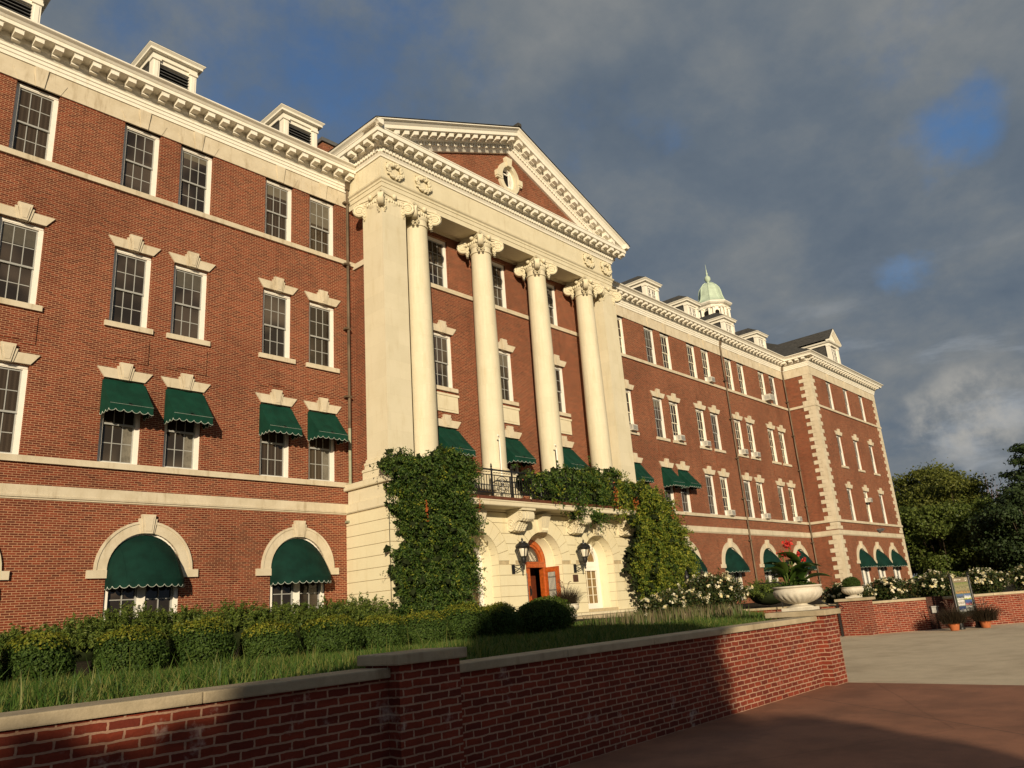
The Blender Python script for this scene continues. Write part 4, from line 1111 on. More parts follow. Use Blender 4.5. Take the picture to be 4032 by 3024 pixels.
sweep(w, epath, [(-0.2, 19.05), (0.05, 19.05), (0.06, 19.12), (0.10, 19.18), (0.12, 19.21), (0.12, 19.41), (0.21, 19.42), (0.22, 19.45), (0.30, 19.52), (0.30, 19.68), (0.70, 19.68), (0.70, 19.86), (0.73, 19.88), (0.73, 19.92), (-0.5, 19.96)], False)
for p, d, nrm in along(epath, 0.185, 0.04): obox(w, p, d, nrm, 0.115, 0.115, 0.20, 19.23, 19.405)
for p, d, nrm in along([(XL - 0.5, YF), (XR + 0.5, YF)], 0.56, 0.0) + along([(XL, 25.0), (XL, YF + 0.2)], 0.56, 0) + along([(XR, YF + 0.2), (XR, 25.0)], 0.56, 0):
    obox(w, p, d, nrm, 0.27, 0.29, 0.65, 19.475, 19.66, 19.50); obox(w, p, d, nrm, 0.27, 0.29, 0.42, 19.43, 19.474); obox(w, p, d, nrm, 0.28, 0.29, 0.655, 19.661, 19.679)
# crown moulding along the eaves of the sides
for x, s in ((XL, -1), (XR, 1)):
    q = [(x + s * o, z) for o, z in ((0.5, 19.90), (0.73, 19.92), (0.78, 19.98), (0.86, 20.04), (0.89, 20.10), (0.5, 20.16))]
    w.prism(q, YF - 0.89, 26.5)
part('cornice', w, M_WHITE, bld)
# pediment: tympanum, oculus, raking cornice
TX0, TX1, ZTIP, ZAP = XL - 0.89, XR + 0.89, 20.10, 23.92
zl = lambda x: ZTIP + (ZAP - ZTIP) * (1 - abs(x - XC) / (XC - TX0))
w = MB(); YT = YF + 0.12
OC = (26.40, 21.32); OA, OB = 0.50, 0.66
N = 32; ell = [(OC[0] + OA * math.cos(2 * math.pi * k / N), OC[1] + OB * math.sin(2 * math.pi * k / N)) for k in range(N)]
def onto(a):   # from the oculus to the tympanum outline
    dx, dz = math.cos(a), math.sin(a); best = 99
    tri = [(TX0 + 1.0, 19.8), (TX1 - 1.0, 19.8), (XC, ZAP - 0.7)]
    for (xa, za), (xb, zb_) in zip(tri, tri[1:] + tri[:1]):
        ex, ez = xb - xa, zb_ - za; den = dx * ez - dz * ex
        if abs(den) < 1e-9: continue
        t_ = ((xa - OC[0]) * ez - (za - OC[1]) * ex) / den; u_ = ((xa - OC[0]) * dz - (za - OC[1]) * dx) / den
        if t_ > 0 and -1e-6 <= u_ <= 1 + 1e-6: best = min(best, t_)
    return (OC[0] + dx * best, OC[1] + dz * best)
angs = sorted([2 * math.pi * k / N for k in range(N)] + [math.atan2(z - OC[1], x - OC[0]) % (2 * math.pi) for x, z in ((TX0 + 1.0, 19.8), (TX1 - 1.0, 19.8), (XC, ZAP - 0.7))])
el = lambda a: (OC[0] + OA * math.cos(a), OC[1] + OB * math.sin(a))
for a, b in zip(angs, angs[1:] + [angs[0] + 2 * math.pi]):
    p, q, r_, s_ = el(a), onto(a), onto(b), el(b)
    w.poly([(p[0], YT, p[1]), (q[0], YT, q[1]), (r_[0], YT, r_[1]), (s_[0], YT, s_[1])])
part('tympanum', w, M_BRICK, bld)
w = MB()
E = lambda k, ra, rb: (OC[0] + ra * math.cos(2 * math.pi * k / 40), OC[1] + rb * math.sin(2 * math.pi * k / 40))
for k in range(40):
    w.prism([E(k, OA, OB), E(k, OA + 0.27, OB + 0.24), E(k + 1, OA + 0.27, OB + 0.24), E(k + 1, OA, OB)], YT - 0.14, YT + 0.3)
w.prism([(OC[0] - 0.14, OC[1] + OB), (OC[0] + 0.14, OC[1] + OB), (OC[0] + 0.23, OC[1] + OB + 0.50), (OC[0] - 0.23, OC[1] + OB + 0.50)], YT - 0.22, YT + 0.01)
for s in (-1, 1):
    x0_, x1_ = sorted((OC[0] + s * (OA + 0.14), OC[0] + s * (OA + 0.45)))
    w.box(x0_, x1_, YT - 0.19, YT + 0.01, OC[1] - 0.14, OC[1] + 0.16); w.box(x0_ + 0.03, x1_ - 0.03, YT - 0.16, YT + 0.01, OC[1] - 0.24, OC[1] - 0.141)
w.box(OC[0] - 0.15, OC[0] + 0.15, YT - 0.18, YT + 0.01, OC[1] - OB - 0.24, OC[1] - OB + 0.02)
oc = part('oculus', w, M_CREAMP, bld, 25)
w = MB()
for k in range(40): w.prism([E(k, OA - 0.09, OB - 0.09), E(k, OA, OB), E(k + 1, OA, OB), E(k + 1, OA - 0.09, OB - 0.09)], YT + 0.06, YT + 0.2)
w.box(OC[0] - 0.26, OC[0] - 0.20, YT + 0.10, YT + 0.16, OC[1] - 0.50, OC[1] + 0.50); w.box(OC[0] + 0.20, OC[0] + 0.26, YT + 0.10, YT + 0.16, OC[1] - 0.5, OC[1] + 0.5); w.box(OC[0] - 0.20, OC[0] + 0.20, YT + 0.10, YT + 0.16, OC[1] + 0.30, OC[1] + 0.36); w.box(OC[0] - 0.20, OC[0] + 0.20, YT + 0.10, YT + 0.16, OC[1] - 0.40, OC[1] - 0.34)
part('frame', w, M_FRAME, oc)
w = MB(); w.poly([(OC[0] + OA * math.cos(2 * math.pi * k / N), YT + 0.2, OC[1] + OB * math.sin(2 * math.pi * k / N)) for k in range(N)]); part('pane', w, M_DARKIN, oc)
w = MB()
RP = [(-0.6, 0.05), (0.89, 0.0), (0.89, -0.05), (0.80, -0.10), (0.74, -0.19), (0.71, -0.23), (0.71, -0.40), (0.30, -0.41), (0.30, -0.60), (0.22, -0.67), (0.21, -0.70), (0.12, -0.71), (0.12, -0.90), (0.10, -0.93), (0.02, -1.05), (0.0, -1.08), (-0.15, -1.08)]
sec = lambda x: [(x, YF - o, max(zl(x) + h, 19.93)) for o, h in RP]
st = [TX0 + (XC - TX0) * k / 36 for k in range(37)]; st += [2 * XC - x for x in reversed(st[:-1])]
for a, b in zip(st[:-1], st[1:]): w.strip(sec(a), sec(b))
sl = (ZAP - ZTIP) / (XC - TX0)
n = 15
for s in (-1, 1):
    for k in range(n):
        x = XC + s * (0.32 + k * 0.545)
        if zl(x) - 0.62 < 19.95: continue
        def bx(hwid, o0, o1, h0, h1):
            pts = []
            for hh in (h0, h1):
                for dx, o in ((-hwid, o0), (hwid, o0), (hwid, o1), (-hwid, o1)):
                    pts.append((x + dx, YF - o, zl(x) + hh - s * sl * dx))
            w.hexa(pts)
        bx(0.135, 0.29, 0.65, -0.62, -0.43); bx(0.135, 0.29, 0.42, -0.66, -0.621); bx(0.14, 0.29, 0.655, -0.428, -0.412)
    for k in range(60):
        x = XC + s * (0.06 + k * 0.175)
        if zl(x) - 0.92 < 19.95: continue
        pts = []
        for hh in (-0.885, -0.715):
            for dx, o in ((-0.055, 0.115), (0.055, 0.115), (0.055, 0.20), (-0.055, 0.20)): pts.append((x + dx, YF - o, zl(x) + hh - s * sl * dx))
        w.hexa(pts)
part('raking_cornice', w, M_WHITE, bld)
w = MB()
for s, xe in ((-1, TX0 - 0.03), (1, TX1 + 0.03)):
    w.poly([(xe, YF - 0.92, ZTIP + 0.03), (XC, YF - 0.92, ZAP + 0.065), (XC, 33, ZAP + 0.065), (xe, 33, ZTIP + 0.03)])
    w.poly([(xe, YF - 0.92, ZTIP + 0.012), (XC, YF - 0.92, ZAP + 0.045), (XC, YF - 0.92, ZAP + 0.065), (xe, YF - 0.92, ZTIP + 0.03)])
for s, x in ((1, XC + 3.0), (1, XC + 7.6), (-1, XC - 8.6)): w.box(x - 0.06, x + 0.06, YF - 0.2, YF - 0.1, zl(x), zl(x) + 0.28)
w.box(XC - 0.12, XC + 0.12, YF - 0.95, YF - 0.5, ZAP + 0.03, ZAP + 0.22)
w.poly([(XL - 0.3, 25.5, 18.5), (XL - 0.3, 33, 18.5), (XL - 0.3, 33, 20.3), (XL - 0.3, 25.5, 20.3)]); w.poly([(XR + 0.3, 25.5, 18.5), (XR + 0.3, 33, 18.5), (XR + 0.3, 33, 20.3), (XR + 0.3, 25.5, 20.3)])
part('portico_roof', w, M_SLATE, bld)
# wreaths on the frieze
def wreath(x):
    w = MB(); r_ = random.Random(3)
    for k in range(46):
        a = 2 * math.pi * k / 46
        for q in range(3):
            rr = 0.31 + r_.uniform(-0.075, 0.075)
            w.ball((x + 1.2 * rr * math.cos(a), YF - 0.05 - r_.uniform(0, 0.08), 18.55 + rr * math.sin(a)), r_.uniform(0.045, 0.075), 6, 4)
    for s in (-1, 1):
        for k in range(9):
            u = k / 8; w.ball((x + s * (0.08 + 0.34 * u), YF - 0.06, 18.88 + 0.05 * math.sin(u * 7) - 0.04 * u), 0.055 - 0.02 * u, 6, 4)
        for k in range(6): w.ball((x + s * (0.36 + 0.04 * math.sin(k)), YF - 0.05, 18.82 - 0.06 * k), 0.045, 6, 4)
    for k in range(8): w.ball((x + r_.uniform(-0.09, 0.09), YF - 0.07, 18.85 + r_.uniform(-0.06, 0.08)), 0.06, 6, 4)
    part('wreath', w, M_CREAMP, bld, 50)
for x in (18.80, 20.42, 32.60, 34.22): wreath(x)

# --- balcony over the entrance
SX0, SX1, SY = 20.0, 32.95, 21.35
w = MB()
sweep(w, [(SX0, YB), (SX0, SY), (SX1, SY), (SX1, YB)], [(-0.4, 4.22), (0.0, 4.22), (0.03, 4.25), (0.03, 4.38), (0.06, 4.41), (0.06, 4.45), (-0.4, 4.455)])
w.box(SX0, SX1, SY, YB + 0.5, 4.24, 4.44)
bal = part('balcony', w, M_CREAMP, bld)
w = MB(); w.box(SX0 + 0.02, SX1 - 0.02, SY + 0.03, YF, 4.456, 4.60); part('flashing', w, M_BROWN, bal)
def console(cx):
    w = MB(); prof = []
    y0 = YB
    outl = [(0.0, 3.38), (0.16, 3.31), (0.33, 3.35), (0.43, 3.48), (0.47, 3.62), (0.55, 3.71), (0.66, 3.72), (0.80, 3.70), (0.91, 3.79), (0.94, 3.93), (0.91, 4.06), (0.80, 4.12), (0.0, 4.12)]
    for xa, xb, sh in ((cx - 0.36, cx - 0.22, 0), (cx - 0.22, cx - 0.08, 0.03), (cx - 0.08, cx + 0.08, 0.05), (cx + 0.08, cx + 0.22, 0.03), (cx + 0.22, cx + 0.36, 0)):
        pts = [(max(0, a + (sh if a > 0.05 else 0)), b - (sh * 0.6 if b < 4.1 else 0)) for a, b in outl]
        n_ = len(pts); i = len(w.v)
        w.v += [(xa, y0 - a, b) for a, b in pts] + [(xb, y0 - a, b) for a, b in pts]
        w.f.append(tuple(i + k for k in range(n_))); w.f.append(tuple(i + n_ + k for k in reversed(range(n_))))
        for k in range(n_): w.f.append((i + k, i + n_ + k, i + n_ + (k + 1) % n_, i + (k + 1) % n_))
    w.box(cx - 0.42, cx + 0.42, y0 - 0.97, y0, 4.125, 4.22)
    for s in (-1, 1):
        for (yo, zo, rr) in ((0.22, 3.60, 0.235), (0.76, 3.92, 0.165)):
            c = Vector((cx + s * 0.365, y0 - yo, zo)); pts = []
            for k in range(26):
                a = 2 * math.pi * 1.9 * k / 25; r_ = rr * (1 - 0.8 * k / 25); pts.append(c + Vector((0, math.cos(a) * r_, math.sin(a) * r_)))
            w.tube(pts, 0.024, 5); w.ball(c, rr * 0.26, 8, 5)
        w.tube([(cx + s * 0.365, y0 - 0.22 - 0.55 * u, 3.44 + 0.34 * u + 0.06 * math.sin(3.1 * u)) for u in (0, 0.25, 0.5, 0.75, 1)], 0.022, 5)
    for k in range(5):
        for q in range(4): w.ball((cx + (q - 1.5) * 0.15, y0 - 0.38 - 0.05 * k, 3.39 + 0.065 * k), 0.075, 6, 4)
    w.ball((cx, y0 - 0.62, 3.70), 0.09, 8, 5, (1.4, 1.6, 0.9))
    part('console', w, M_CREAMP, bal, 35)
for c in (20.55, 24.60, 28.65, 32.70): console(c)
def keystone(cx, r):
    w = MB()
    for k in range(5):
        u0, u1 = (k - 2.5) / 5, (k - 1.5) / 5
        pts = [(cx + u0 * 0.40, ZS + r - 0.03), (cx + u1 * 0.40, ZS + r - 0.03), (cx + u1 * 0.58, 4.12), (cx + u0 * 0.58, 4.12)]
        i = len(w.v); e = 0.03 * (1 - abs(k - 2) / 2.5)
        d0, d1 = 0.14 + e, 0.36 + e
        w.hexa([(pts[0][0], YB - d0, pts[0][1]), (pts[1][0], YB - d0, pts[1][1]), (pts[1][0], YB + 0.03, pts[1][1]), (pts[0][0], YB + 0.03, pts[0][1]),
                (pts[3][0], YB - d1, pts[3][1]), (pts[2][0], YB - d1, pts[2][1]), (pts[2][0], YB + 0.03, pts[2][1]), (pts[3][0], YB + 0.03, pts[3][1])])
        w.ball(((pts[0][0] + pts[1][0]) / 2, YB - 0.15, ZS + r + 0.09), 0.075, 8, 5, (0.6, 1.2, 1.2))
    part('keystone', w, M_CREAMP, bld)
for c, r in ARC: keystone(c, r)
w = MB(); RY = SY + 0.12; zr0, zr1 = 4.66, 5.70
def hbar(z, h=0.02, x0=SX0 + 0.1, x1=SX1 - 0.1): w.box(x0, x1, RY - h, RY + h, z - h, z + h)
hbar(zr1, 0.03); hbar(zr1 - 0.22, 0.016); hbar(zr0 + 0.1, 0.018)
x = SX0 + 0.1; post = [SX0 + 0.1 + 1.22 * k for k in range(11)]
for p in post:
    w.box(p - 0.028, p + 0.028, RY - 0.028, RY + 0.028, 4.6, zr1 + 0.06); w.lathe([(0.02, zr1 + 0.06), (0.05, zr1 + 0.12), (0.03, zr1 + 0.16), (0.035, zr1 + 0.2), (0.004, zr1 + 0.28)], (p, RY, 0), 8)
for k, (a, b) in enumerate(zip(post[:-1], post[1:])):
    m_ = (a + b) / 2
    for q in range(1, 8):
        xx = a + (b - a) * q / 8
        w.lathe([(0.045, 0), (0.055, 0.008), (0.045, 0.016)], (xx, RY, zr1 - 0.115), 8)
        if k % 2 == 0 and 2 <= q <= 6: continue
        w.box(xx - 0.011, xx + 0.011, RY - 0.011, RY + 0.011, zr0 + 0.1, zr1 - 0.22)
    if k % 2 == 0:
        zc_ = (zr0 + 0.1 + zr1 - 0.22) / 2
        for rr in (0.34, 0.24, 0.07): w.tube([(m_ + rr * math.cos(t_), RY, zc_ + rr * math.sin(t_)) for t_ in [2 * math.pi * j / 24 for j in range(25)]], 0.013, 5)
        for q in range(4):
            a_ = math.pi * q / 4 + math.pi / 8 * 0; w.tube([(m_ - 0.46 * math.cos(a_), RY, zc_ - 0.36 * math.sin(a_)), (m_ + 0.46 * math.cos(a_), RY, zc_ + 0.36 * math.sin(a_))], 0.012, 5)
for xx in (SX0 + 0.1, SX1 - 0.1):
    for k in range(8): w.box(xx - 0.011, xx + 0.011, RY + 0.14 * k - 0.011, RY + 0.14 * k + 0.011, 4.6, zr1)
    w.box(xx - 0.03, xx + 0.03, RY, YF, zr1 - 0.03, zr1 + 0.03)
part('balcony_railing', w, M_BLACK, bal)
w = MB()   # flag staffs clamped beside the columns
for xx in (24.05, 27.95): w.tube([(xx, CA - 0.75, 5.6), (xx, CA - 0.75, 7.25), (xx - 0.06, CA - 0.8, 7.4), (xx - 0.2, CA - 0.85, 7.45)], 0.035, 8)
part('balcony_pipe', w, M_FRAME, bal)
# --- doors
DY = YB + 0.82; r = 1.02
w = MB(); N = 24
ring = lambda rr: [(XC + rr * math.cos(math.pi * i / N), ZS - 0.02 + rr * math.sin(math.pi * i / N)) for i in range(N + 1)]
for (ra, rb, ya) in ((r + 0.02, r - 0.17, 0.0), (r - 0.17, r - 0.27, 0.05)):
    o, i_ = [(XC + ra, -0.2)] + ring(ra) + [(XC - ra, -0.2)], [(XC + rb, -0.2)] + ring(rb) + [(XC - rb, -0.2)]
    for q in range(len(o) - 1):
        if ya and (q == 0 or q == len(o) - 2): continue
        w.prism([o[q], o[q + 1], i_[q + 1], i_[q]], DY + ya, DY + 0.25)
w.box(XC - 0.85, XC + 0.85, DY - 0.04, DY + 0.2, 1.90, 2.10); w.box(XC - 0.86, XC + 0.86, DY - 0.07, DY + 0.1, 2.10, 2.15)
door = part('door_frame', w, M_WOOD, bld)
w = MB(); w.poly([(XC + 0.8, DY + 0.16, 2.1)] + [(XC + 0.8 * math.cos(math.pi * i / N), DY + 0.16, ZS + 0.8 * math.sin(math.pi * i / N)) for i in range(N + 1)]); part('fanlight', w, M_GL[2], door)
w = MB(); r_ = random.Random(5)
for s in (-1, 1):
    for k in range(7):
        a0 = r_.uniform(0.2, 1.3); p = [(XC + s * (0.12 + 0.45 * k / 7 + 0.05 * math.sin(6 * u + k)), DY + 0.15, 2.2 + 0.45 * u * (1 - k / 12)) for u in (0, 0.2, 0.4, 0.6, 0.8, 1)]
        w.tube(p, 0.01, 4)
part('etched_scroll', w, M_SASHW, door)
def leaf_door(fn, glazed):
    w = MB(); g = MB(); i_ = MB()
    W_, H_ = 0.83, 2.08
    B = lambda a, b, c, d, e, f_: w.hexa([fn(a, c, e), fn(b, c, e), fn(b, d, e), fn(a, d, e), fn(a, c, f_), fn(b, c, f_), fn(b, d, f_), fn(a, d, f_)])
    B(0, 0.15, 0, 0.06, 0, H_); B(W_ - 0.15, W_, 0, 0.06, 0, H_); B(0.15, W_ - 0.15, 0, 0.06, 0, 0.45); B(0.15, W_ - 0.15, 0, 0.06, H_ - 0.18, H_)
    B(0.15, 0.19, -0.012, 0.072, 0.45, H_ - 0.18); B(W_ - 0.19, W_ - 0.15, -0.012, 0.072, 0.45, H_ - 0.18); B(0.19, W_ - 0.19, -0.012, 0.072, 0.45, 0.49); B(0.19, W_ - 0.19, -0.012, 0.072, H_ - 0.22, H_ - 0.18)
    d = part('door', w, M_WOOD, bld)
    g.poly([fn(0.17, 0.03, 0.46), fn(W_ - 0.17, 0.03, 0.46), fn(W_ - 0.17, 0.03, H_ - 0.2), fn(0.17, 0.03, H_ - 0.2)])
    part('pane', g, MATS['frosted_lamp_glass'] if glazed else M_GL[0], d)
    for k in range(6):
        a = 0.23 + 0.075 * k; i_.tube([fn(a, 0.066 if glazed else -0.004, 0.48), fn(a, 0.066 if glazed else -0.004, H_ - 0.24)], 0.015, 5)
        for z in (1.62, 1.05): i_.tube([fn(a - 0.036, 0.07 if glazed else -0.006, z), fn(a, 0.075 if glazed else -0.012, z + 0.06), fn(a + 0.036, 0.07 if glazed else -0.006, z)], 0.011, 4)
    part('grille', i_, M_BLACK, d)
    h = MB(); h.tube([fn(W_ - 0.07, -0.06, 0.92), fn(W_ - 0.07, -0.075, 1.05), fn(W_ - 0.07, -0.06, 1.18)], 0.018, 6); h.hexa([fn(W_ - 0.11, -0.012, 0.85), fn(W_ - 0.03, -0.012, 0.85), fn(W_ - 0.03, 0.0, 0.85), fn(W_ - 0.11, 0.0, 0.85), fn(W_ - 0.11, -0.012, 1.3), fn(W_ - 0.03, -0.012, 1.3), fn(W_ - 0.03, 0, 1.3), fn(W_ - 0.11, 0, 1.3)])
    part('handle', h, M_BLACK, d)
leaf_door(lambda a, b, c: (XC - 0.84 + a, DY + 0.06 + b, -0.18 + c), False)
leaf_door(lambda a, b, c: (XC + 0.97 + 0.02 * a - b, DY + 0.02 - a, -0.18 + c), True)
w = MB(); w.box(XC - 0.05, XC + 0.85, DY + 1.3, DY + 1.4, -0.2, 2.0); w.box(XC - 1.3, XC + 1.3, DY + 0.9, DY + 1.0, -0.2, 4); part('vestibule', w, plain('dim_vestibule', (0.10, 0.022, 0.008), 0.7, 0.2), bld)
# side arch windows of the entrance
for c, r in (ARC[0], ARC[2]):
    rr = r - 0.24; y = YB + 0.80
    w = MB(); ring = lambda q: [(c + q * math.cos(math.pi * i / 24), ZS + q * math.sin(math.pi * i / 24)) for i in range(25)]
    o, i_ = [(c + rr, -0.05)] + ring(rr) + [(c - rr, -0.05)], [(c + rr - 0.2, -0.05)] + ring(rr - 0.2) + [(c - rr + 0.2, -0.05)]
    for q in range(len(o) - 1): w.prism([o[q], o[q + 1], i_[q + 1], i_[q]], y - 0.02, y + 0.15)
    w.box(c - rr + 0.2, c + rr - 0.2, y - 0.01, y + 0.15, 1.72, 2.14); w.box(c - rr + 0.2, c + rr - 0.2, y - 0.01, y + 0.15, -0.05, 0.2); w.box(c - rr + 0.21, c + rr - 0.21, y - 0.03, y - 0.009, 1.9, 1.93)
    fw = part('arched_window', w, M_FRAME, bld)
    w = MB(); hw_ = rr - 0.2
    for k in range(1, 4): x = c - hw_ + 2 * hw_ * k / 4; w.box(x - 0.015, x + 0.015, y + 0.04, y + 0.08, 0.2, 1.72)
    for k in range(1, 4):
        for j in range(4):
            xa = c - hw_ + 2 * hw_ * j / 4 + 0.016; w.box(xa, xa + hw_ / 2 - 0.032, y + 0.042, y + 0.078, 0.2 + 0.38 * k - 0.015, 0.2 + 0.38 * k + 0.015)
    for k in range(1, 4):
        a = math.pi * k / 4; w.tube([(c + 0.18 * math.cos(a), y + 0.06, 2.14 + 0.18 * math.sin(a)), (c + hw_ * math.cos(a), y + 0.06, 2.14 + hw_ * math.sin(a))], 0.018, 5)
    w.tube([(c + 0.2 * math.cos(math.pi * k / 12), y + 0.06, 2.14 + 0.2 * math.sin(math.pi * k / 12)) for k in range(13)], 0.018, 5)
    part('sash', w, M_SASHW, fw)
    w = MB(); w.poly([(c + rr - 0.1, y + 0.1, 0.0)] + [(p[0], y + 0.1, p[1]) for p in ring(rr - 0.1)] + [(c - rr + 0.1, y + 0.1, 0.0)]); part('pane', w, M_GLY, fw)
w = MB(); w.box(28.38, 28.74, YB - 0.025, YB + 0.01, 1.18, 1.50); part('plaque', w, plain('bronze_plaque', (0.10, 0.05, 0.03), 0.5, 0.5, 0.3), bld)
# ------------------------------------------------------------------ lanterns beside the door
def lantern(x, label):
    y = YB - 0.62
    t = thing('wall_lantern', (x, YB, 1.6), label, 'lantern', 'lanterns on the entrance wall')
    w = MB(); w.box(x - 0.09, x + 0.09, YB - 0.03, YB + 0.0, 1.58, 1.96)
    w.tube([(x, YB - 0.02, 1.90), (x, y, 1.92)], 0.022, 6)
    w.tube([(x, YB - 0.03, 1.66), (x, YB - 0.2, 1.68), (x, YB - 0.4, 1.80), (x, y + 0.05, 1.90)], 0.016, 6); w.tube([(x, YB - 0.03, 1.86), (x, YB - 0.15, 1.74), (x, YB - 0.28, 1.70), (x, YB - 0.2, 1.78)], 0.013, 5)
    part('bracket', w, M_BLACK, t)
    w = MB(); w.lathe([(0.02, 1.70), (0.035, 1.74), (0.03, 1.82), (0.05, 1.86), (0.05, 1.95), (0.09, 2.0), (0.12, 2.08), (0.125, 2.18), (0.16, 2.22), (0.17, 2.25), (0.0, 2.25)], (x, y, 0), 12); part('stem', w, M_BLACK, t, 35)
    w = MB(); w.lathe([(0.13, 2.25), (0.17, 2.40), (0.19, 2.52), (0.18, 2.62)], (x, y, 0), 16); part('glass', w, M_FROST, t, 40)
    w = MB(); w.lathe([(0.30, 2.63), (0.31, 2.66), (0.27, 2.74), (0.18, 2.80), (0.15, 2.81), (0.15, 2.85), (0.05, 2.87), (0.03, 2.91), (0.05, 2.94), (0.004, 3.02)], (x, y, 0), 16); w.lathe([(0.0, 2.62), (0.30, 2.625), (0.31, 2.66)], (x, y, 0), 16); part('cap', w, M_BLACK, t, 35)
    w = MB()
    for k in range(6):
        a = k * math.pi / 3; w.tube([(x + r_ * math.cos(a), y + r_ * math.sin(a), z) for r_, z in ((0.16, 2.24), (0.205, 2.38), (0.255, 2.52), (0.285, 2.64))], 0.02, 5)
    w.tube([(x + 0.27 * math.cos(k * math.pi / 8), y + 0.27 * math.sin(k * math.pi / 8), 2.57 + 0.035 * abs(math.sin(k * math.pi * 3 / 8))) for k in range(17)], 0.016, 5)
    part('cage', w, M_BLACK, t)
lantern(24.40, 'black iron wall lantern left of the open red door, beside the ivy'); lantern(28.58, 'black iron wall lantern right of the open red door, above the bronze plaque')

# ------------------------------------------------------------------ window air conditioners
ACM = {}
def air_con(cx, y, z, label, sc_=1.0, big=False):
    k = big
    if k not in ACM:
        W_, H_, D_ = (0.74, 0.50, 0.58) if big else (0.54, 0.37, 0.34)
        a = MB(); a.box(-W_ / 2, W_ / 2, -D_, 0.15, 0, H_)
        g = MB(); n = 9
        for i in range(n): g.box(-W_ / 2 + 0.04, W_ / 2 - 0.04, -D_ - 0.012, -D_ - 0.001, 0.04 + (H_ - 0.1) * i / n, 0.06 + (H_ - 0.1) * i / n)
        for s in (-1, 1):
            for i in range(6): g.box(min(s * W_ / 2, s * (W_ / 2 + 0.008)), max(s * W_ / 2, s * (W_ / 2 + 0.008)), -D_ + 0.05, -0.12, 0.10 + 0.045 * i, 0.122 + 0.045 * i)
        f = MB(); f.box(-HWID + 0.13, -W_ / 2 - 0.002, 0.05, 0.09, 0, H_) if not big else f.box(-0.5, -W_ / 2 - 0.002, 0.05, 0.09, 0, H_)
        if not big: f.box(W_ / 2 + 0.002, HWID - 0.13, 0.05, 0.09, 0, H_)
        else: f.box(W_ / 2 + 0.002, 0.5, 0.05, 0.09, 0, H_)
        ACM[k] = (a.mesh('casing', M_AC, 0, 0.012), g.mesh('grille', M_ACG), f.mesh('side_panel', M_FRAME))
    t = thing('air_conditioner', (cx, y, z), label, 'air conditioner', 'air conditioners in the windows')
    for n_, me in zip(('casing', 'grille', 'side_panel'), ACM[k]): lpart(n_, me, t)
air_con(RW[5] if False else RW[5], 25.0, ZW0, 'small air conditioner in a top floor window just left of the long brown drainpipe')
air_con(RW[8], 25.0, ZW0, 'large white air conditioner in a top floor window near the inner corner of the building', 1, True)
air_con(RW[1], 25.0, ZV0, 'air conditioner in the third floor window right beside the portico pier')
air_con(RW[3], 25.0, ZV0, 'air conditioner in the third floor window straight above the right hand green awning')
air_con(RW[4], 25.0, ZV0, 'air conditioner in the third floor, left window of the pair just left of the drainpipe')
air_con(RW[6], 25.0, ZV0, 'air conditioner in the third floor window just right of the long drainpipe')
air_con(RW[7], 25.0, ZV0, 'air conditioner in the third floor, second window right of the long drainpipe')
air_con(RW[5], 25.0, ZU0, 'air conditioner in the second floor window just left of the long drainpipe')
air_con(RW[7], 25.0, ZU0, 'air conditioner in the second floor, second window right of the long drainpipe')
air_con(RW[9], 25.0, ZU0, 'air conditioner in the second floor window beside the inner corner drainpipe')
air_con(PW[1], PY, ZU0 + 1.75, 'air conditioner in the upper half of the middle second floor window of the end pavilion')

# ------------------------------------------------------------------ garden walls
def wall_run(parent, pts, z0, z1, th, cap_h=0.085, over=0.05, joint=1.75):
    """brick wall along plan pts with coping stones, back side to the left of travel"""
    for (xa, ya), (xb, yb) in zip(pts[:-1], pts[1:]):
        a, b = Vector((xa, ya)), Vector((xb, yb)); d = (b - a).normalized(); n_ = Vector((d.y, -d.x))
        w = MB(); obox(w, (a + b) / 2, d, n_, (b - a).length, -th, 0, z0, z1); part('brickwork', w, M_GBRICK, parent)
        L = (b - a).length; k = max(1, round(L / joint)); c = MB()
        me = None
        for i in range(k):
            p = a + d * (L * (i + 0.5) / k); q = MB(); obox(q, p, d, n_, L / k - 0.006, -th - over, over, z1 + 0.002, z1 + cap_h)
            i0 = len(c.v); c.v += q.v; c.f += [tuple(i0 + x for x in f) for f in q.f]
        part('coping', c, M_COPE, parent, 0, 0.012)
def pier(parent, x0, x1, y0, y1, z0, z1, over=0.10, cap_h=0.095):
    w = MB(); w.box(x0, x1, y0, y1, z0, z1); p = part('pier', w, M_GBRICK, parent)
    c = MB(); c.box(x0 - over, x1 + over, y0 - over, y1 + over, z1 + 0.002, z1 + cap_h); part('pier_cap', c, M_COPE, p, 0, 0.014)
gw = thing('garden_wall', (6.0, 5.75, -1.57), 'long brick retaining wall with stone coping and two piers along the red paving', 'wall')
wall_run(gw, [(-9, 5.92), (4.52, 5.72)], -1.6, -0.462, 0.33)
wall_run(gw, [(5.22, 5.70), (13.95, 5.70)], -1.6, -0.505, 0.33)
pier(gw, 4.52, 5.24, 5.56, 6.04, -1.6, -0.36, 0.055)
pier(gw, 13.95, 14.54, 5.54, 6.50, -1.6, -0.42, 0.075)
gw2 = thing('garden_wall', (14.3, 9.0, -1.57), 'low brick wall running back from the urn pier beside the front steps', 'wall')
wall_run(gw2, [(14.4, 6.53), (24.6, 12.2)], -1.6, -0.66, 0.3)
gw3 = thing('garden_wall', (31, 7.5, -1.57), 'sunlit brick wall with pier behind the map sign at the far side of the plaza', 'wall')
pier(gw3, 28.42, 28.98, 9.70, 10.66, -1.6, -0.43)
wall_run(gw3, [(28.95, 9.80), (30.38, 8.37)], -1.6, -0.575, 0.3)
wall_run(gw3, [(30.86, 7.89), (46, -7.25)], -1.6, -0.60, 0.3)
